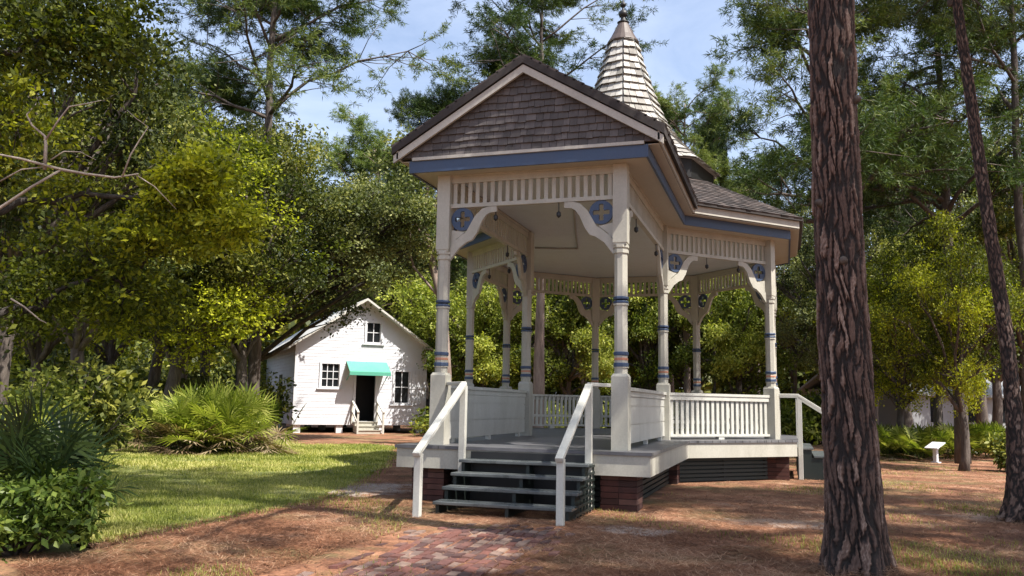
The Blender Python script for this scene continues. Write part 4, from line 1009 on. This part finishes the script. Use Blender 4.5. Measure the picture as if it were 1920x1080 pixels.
for u, d, s_ in ((930, 38, 1.1), (1010, 36, .9), (1090, 39, 1.2), (1180, 38, 1.1), (1270, 36, 1.), (1350, 37, 1.1), (1440, 35, 1.2), (1520, 36, 1.3)):
    copy_tree(bl, spot(u, d), u, (s_, s_, s_*1.15), 'low green shrub seen through the railing of the bandstand', 'low shrubs behind the bandstand')
for u, d, s_, lab in ((1668, 27, .62, 'green shrub just right of the thick plated trunk'), (1725, 29, .66, 'green shrub behind the slanted white sign'), (1800, 30, .72, 'yellow green shrub right of the slanted white sign'), (1850, 31, .75, 'yellow green shrub behind the small white post'), (1905, 27, .7, 'green shrub at the foot of the leaning pine')):
    copy_tree(bl, spot(u, d), u, (s_, s_, s_*.85), lab)
p2 = fan_palm('palmetto', 'low palmetto left of the slanted white sign', 41, 46, 1.1, 1.2, 'palmetto', tuple(spot(1690, 25.5)), blade_w=.05, blade_n=14, dead=6)
for u, d, s_, lab in ((1735, 25.6, .95, 'dark palmetto at the back of the slanted white sign'), (1790, 27.5, 1.05, 'palmetto right of the slanted white sign'), (1840, 29, 1.05, 'yellowish palmetto left of the small white post'), (1650, 27, 1., 'palmetto beside the thick plated trunk')):
    copy_tree(p2, spot(u, d), u, (s_, s_, s_), lab)
for u, d in ((1900, 24),): shrub('shrub', 'dark rounded shrub at the left foot of the leaning pine', 43, 1.0, .9, 90, 24, .11, 'oak_leaf', tuple(spot(1890, 21)), cl_r=.2)

# far wood closing the view
r = np.random.default_rng(500); n = 7600; th = r.uniform(-1.0, 1.0, n); d = r.uniform(66, 84, n); z = 14*r.random(n)**.8*(.82+.18*np.sin(th*17)*np.sin(th*7+1))
C_ = np.c_[CAM[0]+np.cos(YAW+math.pi/2+th)*d, CAM[1]+np.sin(YAW+math.pi/2+th)*d, np.maximum(z, .3)]
tag(link('far_wood', leaves_mesh('far_wood', C_, r.uniform(1.2, 2.2, n), 22, .62, .42, M['oak_leaf'], 501)), 'dense green wood closing the view far behind the trees', 'wood', kind='stuff')

# ------------------------------------------------------------------ the white cottage
hl, hr = np.array([-16.9, 13.3]), np.array([-12.4, 17.3]); HWD = float(np.linalg.norm(hr-hl)); hd = (hr-hl)/HWD
ho = empty('cottage', 'white clapboard cottage with a green awning over its open dark door', 'cottage', (hl[0], hl[1], 0), math.atan2(hd[1], hd[0]))
FL, EVH, AP, DEP = .52, 3.95, 6.0, 8.5; PX = HWD/2
def clap(x0, x1, z0, z1, y=0., topf=None):      # lapped boards on the front; topf(z) trims to the gable
    p = MB(); z = z0
    while z < z1-.01:
        z2 = min(z+.15, z1); a, b_ = (x0, x1) if topf is None else topf(z2, x0, x1)
        a0, b0 = (x0, x1) if topf is None else topf(z, x0, x1)
        if b0-a0 > .03:
            if b_-a < .02: a = b_ = (a0+b0)/2
            p.add([(a0, y-.013, z), (b0, y-.013, z), (b_, y-.004, z2), (a, y-.004, z2), (a0, y, z), (b0, y, z)], [(0, 1, 2, 3), (4, 5, 1, 0)])
        z = z2
    return p
def gab(z, x0, x1):
    if z <= EVH: return x0, x1
    q = (AP-z)/(AP-EVH)*PX; return max(x0, PX-q), min(x1, PX+q)
OPEN = [(1.15, 1.95, 2.05, 3.05), (2.72, 3.62, FL, 2.62), (4.52, 5.22, 1.38, 2.8), (3.12, 3.78, 4.1, 4.98)]
p = MB(); cuts = sorted({FL, AP}|{z for o_ in OPEN for z in o_[2:]}|{EVH})
parts = MB()
for z0, z1 in zip(cuts, cuts[1:]):
    xs = [(0., HWD)]
    for x0, x1, a, b_ in OPEN:
        if a <= z0+1e-4 and b_ >= z1-1e-4:
            xs = [seg for (s0, s1) in xs for seg in ((s0, min(s1, x0)), (max(s0, x1), s1)) if seg[1]-seg[0] > .01]
    for s0, s1 in xs:
        c_ = clap(s0, s1, z0, z1, 0, gab); parts.add(c_.v, c_.f)
# side and rear walls with lapped boards too
z = FL
while z < EVH-.01:
    z2 = min(z+.15, EVH)
    for xx, sg in ((0, -1), (HWD, 1)): parts.add([(xx+sg*.022, 0, z), (xx+sg*.022, DEP, z), (xx+sg*.004, DEP, z2), (xx+sg*.004, 0, z2)], [(0, 1, 2, 3)])
    parts.add([(0, DEP, z), (HWD, DEP, z), (HWD, DEP, z2), (0, DEP, z2)], [(0, 1, 2, 3)]); z = z2
parts.add([(0, DEP, EVH), (HWD, DEP, EVH), (PX, DEP, AP)], [(0, 1, 2)])
parts.box(0.01, HWD-.01, .3, DEP-.01, FL-.05, FL)
wl = parts.build('wall', M['clap'], ho)
p = MB()
for x0, x1 in ((-.03, .09), (HWD-.09, HWD+.03)): p.box(x0, x1, -.035, .09, FL-.02, EVH)
p.box(-.02, HWD+.02, -.03, -.002, FL-.16, FL-.002); p.box(-.03, -.002, .0, DEP, FL-.16, FL-.002); p.build('corner_trim', M['white'], ho)
p = MB(); sl = (AP-EVH)/PX; ov = .45
for s_ in (-1, 1):
    e = [(PX+s_*(PX+ov), -.45, EVH-sl*ov+.06), (PX, -.45, AP+.06), (PX, DEP+.4, AP+.06), (PX+s_*(PX+ov), DEP+.4, EVH-sl*ov+.06)]
    p.add(e+[(x, y, z-.1) for x, y, z in e], [(0, 1, 2, 3), (7, 6, 5, 4), (0, 4, 5, 1), (1, 5, 6, 2), (2, 6, 7, 3), (3, 7, 4, 0)])
p.build('roof', M['house_roof'], ho)
for k in range(4):
    for j in range(3): MB().box(.05+k*(HWD-.4)/3, .35+k*(HWD-.4)/3, .05+j*3.6, .35+j*3.6, 0, FL-.16).build('foundation_pier', M['white'], ho)
def window(x0, x1, z0, z1, nx, nz, y=0.):
    p = MB(); t_ = .09; f = MB()
    f.box(x0-t_, x0, y-.05, y+.06, z0-t_, z1+t_); f.box(x1, x1+t_, y-.05, y+.06, z0-t_, z1+t_); f.box(x0, x1, y-.05, y+.06, z1, z1+t_); f.box(x0-.1-t_, x1+.1+t_, y-.09, y+.06, z0-t_-.04, z0-t_)
    f.box(x0, x1, y-.05, y+.06, z0-t_, z0)
    o = f.build('window', M['white'], ho)
    s_ = MB(); wx = .035
    for i in range(nx+1): q = x0+(x1-x0)*i/nx; s_.box(q-wx/2 if 0 < i < nx else (q if i == 0 else q-wx), q+wx/2 if 0 < i < nx else (q+wx if i == 0 else q), y+.01, y+.04, z0, z1)
    for i in range(1, nz): q = z0+(z1-z0)*i/nz; s_.box(x0+wx, x1-wx, y+.012, y+.038, q-wx/2, q+wx/2)
    s_.build('sash', M['white'], o)
    MB().box(x0, x1, y+.05, y+.055, z0, z1).build('pane', M['glass'], o); return o
window(*OPEN[0], 3, 3); window(*OPEN[2], 2, 2); window(*OPEN[3], 2, 2)
def shutter(x0, x1, z0, z1):
    p = MB(); n = 4
    for k in range(n): p.box(x0+(x1-x0)*k/n+.004, x0+(x1-x0)*(k+1)/n-.004, -.075, -.05, z0, z1)
    for z in (z0+.2, (z0+z1)/2, z1-.22): p.box(x0, x1, -.10, -.077, z-.05, z+.05)
    p.build('shutter', M['white'], ho)
shutter(5.33, 6.0, 1.3, 2.85)
MB().box(2.45, 2.56, -.09, -.05, 1., 1.1)
x0, x1, z0, z1 = OPEN[1]
f = MB(); f.box(x0-.1, x0, -.05, .08, z0, z1+.1); f.box(x1, x1+.1, -.05, .08, z0, z1+.1); f.box(x0, x1, -.05, .08, z1, z1+.1); dr = f.build('door', M['white'], ho)
p = MB(); p.box(x0-.4, x1+.4, 1.6, 1.65, z0, 3.2); p.box(x0-.4, x0-.36, .1, 1.6, z0, 3.2); p.box(x1+.36, x1+.4, .1, 1.6, z0, 3.2); p.box(x0-.4, x1+.4, .1, 1.6, 3.2, 3.24); p.build('dark_room', M['dark'], dr)
p = MB(); p.add([(2.25, -.02, 3.2), (4.12, -.02, 3.2), (4.12, -.75, 2.72), (2.25, -.75, 2.72), (2.25, -.02, 3.17), (4.12, -.02, 3.17), (4.12, -.75, 2.69), (2.25, -.75, 2.69)], [(0, 3, 2, 1), (4, 5, 6, 7), (0, 1, 5, 4), (1, 2, 6, 5), (2, 3, 7, 6), (3, 0, 4, 7)])
p.box(2.25, 4.12, -.752, -.73, 2.56, 2.715)
for xx in (2.29, 4.05): p.bar((xx, -.72, 2.7), (xx, -.03, 2.35), .03, .03)
p.build('awning', M['teal'], ho)
for k in range(3):
    p = MB(); p.box(2.66, 3.68, -1.05+k*.33, -.72+k*.33-.0, .0, FL*(k+1)/3-.03); p.box(2.62, 3.72, -1.09+k*.33, -.73+k*.33, FL*(k+1)/3-.028, FL*(k+1)/3); p.build('step', M['cream'], ho)
for xx in (2.6, 3.74):
    p = MB(); p.box(xx-.04, xx+.04, -1.16, -1.08, 0, .95); p.box(xx-.04, xx+.04, -.10, -.03, FL-.1, 1.45); p.bar((xx, -1.2, .93), (xx, -.05, 1.42), .09, .05); p.bar((xx, -1.1, .45), (xx, -.08, .95), .04, .08); p.build('handrail', M['cream_light'], ho)
p = MB(); p.box(-.03, -.026, 3.2, 4.1, FL, 2.6); p.build('side_door', M['dark'], ho)
# dark porch rail right of the cottage
p = MB()
for k in range(9): p.box(HWD+.15+k*.11, HWD+.2+k*.11, .9, .94, .75, 1.5)
p.box(HWD+.08, HWD+1.15, .88, .96, 1.5, 1.56); p.box(HWD+.08, HWD+1.15, .88, .96, .69, .75); p.box(HWD+.02, HWD+1.2, .7, 2.6, .56, .68)
for xx in (HWD+.08, HWD+1.1): p.box(xx, xx+.09, .87, .96, 0, 1.6)
p.build('side_porch', M['dark_green'], ho)

# pale grey building beyond the right clearing
gb = empty('grey_building', 'pale grey gabled building half hidden behind the oaks on the right', 'building', tuple(spot(1815, 44)), YAW+.5)
p = MB(); p.box(-5, 5, 0, 6, 0, 2.5); p.build('wall', M['grey_wall'], gb)
p = MB()
for s_ in (-1, 1):
    e = [(-5.4, 3+s_*3.5, 2.3), (5.4, 3+s_*3.5, 2.3), (5.4, 3, 4.4), (-5.4, 3, 4.4)]; p.add(e+[(x, y, z-.12) for x, y, z in e], [(0, 1, 2, 3), (7, 6, 5, 4), (0, 4, 5, 1), (1, 5, 6, 2), (2, 6, 7, 3), (3, 7, 4, 0)])
p.build('roof', M['grey_wall'], gb)
for xx in (-3, 0, 2.6): MB().box(xx, xx+.9, -.03, -.004, .9, 2.1).build('window', M['glass'], gb)

# slanted white sign on a post, and the small one farther off
def sign(name, label, loc, rz, s=1.):
    r_ = empty(name, label, 'sign', loc, rz); r_.scale = (s, s, s)
    p = MB(); p.box(-.10, .10, -.06, .06, 0, .66); p.box(-.20, .20, -.10, .10, 0, .05); p.box(-.14, .14, -.08, .08, .60, .70); p.build('post', M['white'], r_, bevel=.005)
    p = MB(); p.add([(-.36, -.26, .62), (.36, -.26, .62), (.36, .24, .88), (-.36, .24, .88), (-.36, -.27, .66), (.36, -.27, .66), (.36, .23, .92), (-.36, .23, .92)], [(3, 2, 1, 0), (4, 5, 6, 7), (0, 1, 5, 4), (1, 2, 6, 5), (2, 3, 7, 6), (3, 0, 4, 7)]); p.build('slanted_board', M['white'], r_)
    return r_
q = gpt(1755, 868); sign('slanted_sign', 'white slanted board on a post standing in the mulch on the right', (q[0], q[1], 0), YAW-1.2, .62)
q = gpt(1867, 850); sign('slanted_sign', 'small white slanted board on a post, farther off near the leaning pine', (q[0], q[1], 0), YAW-1.3, .8)
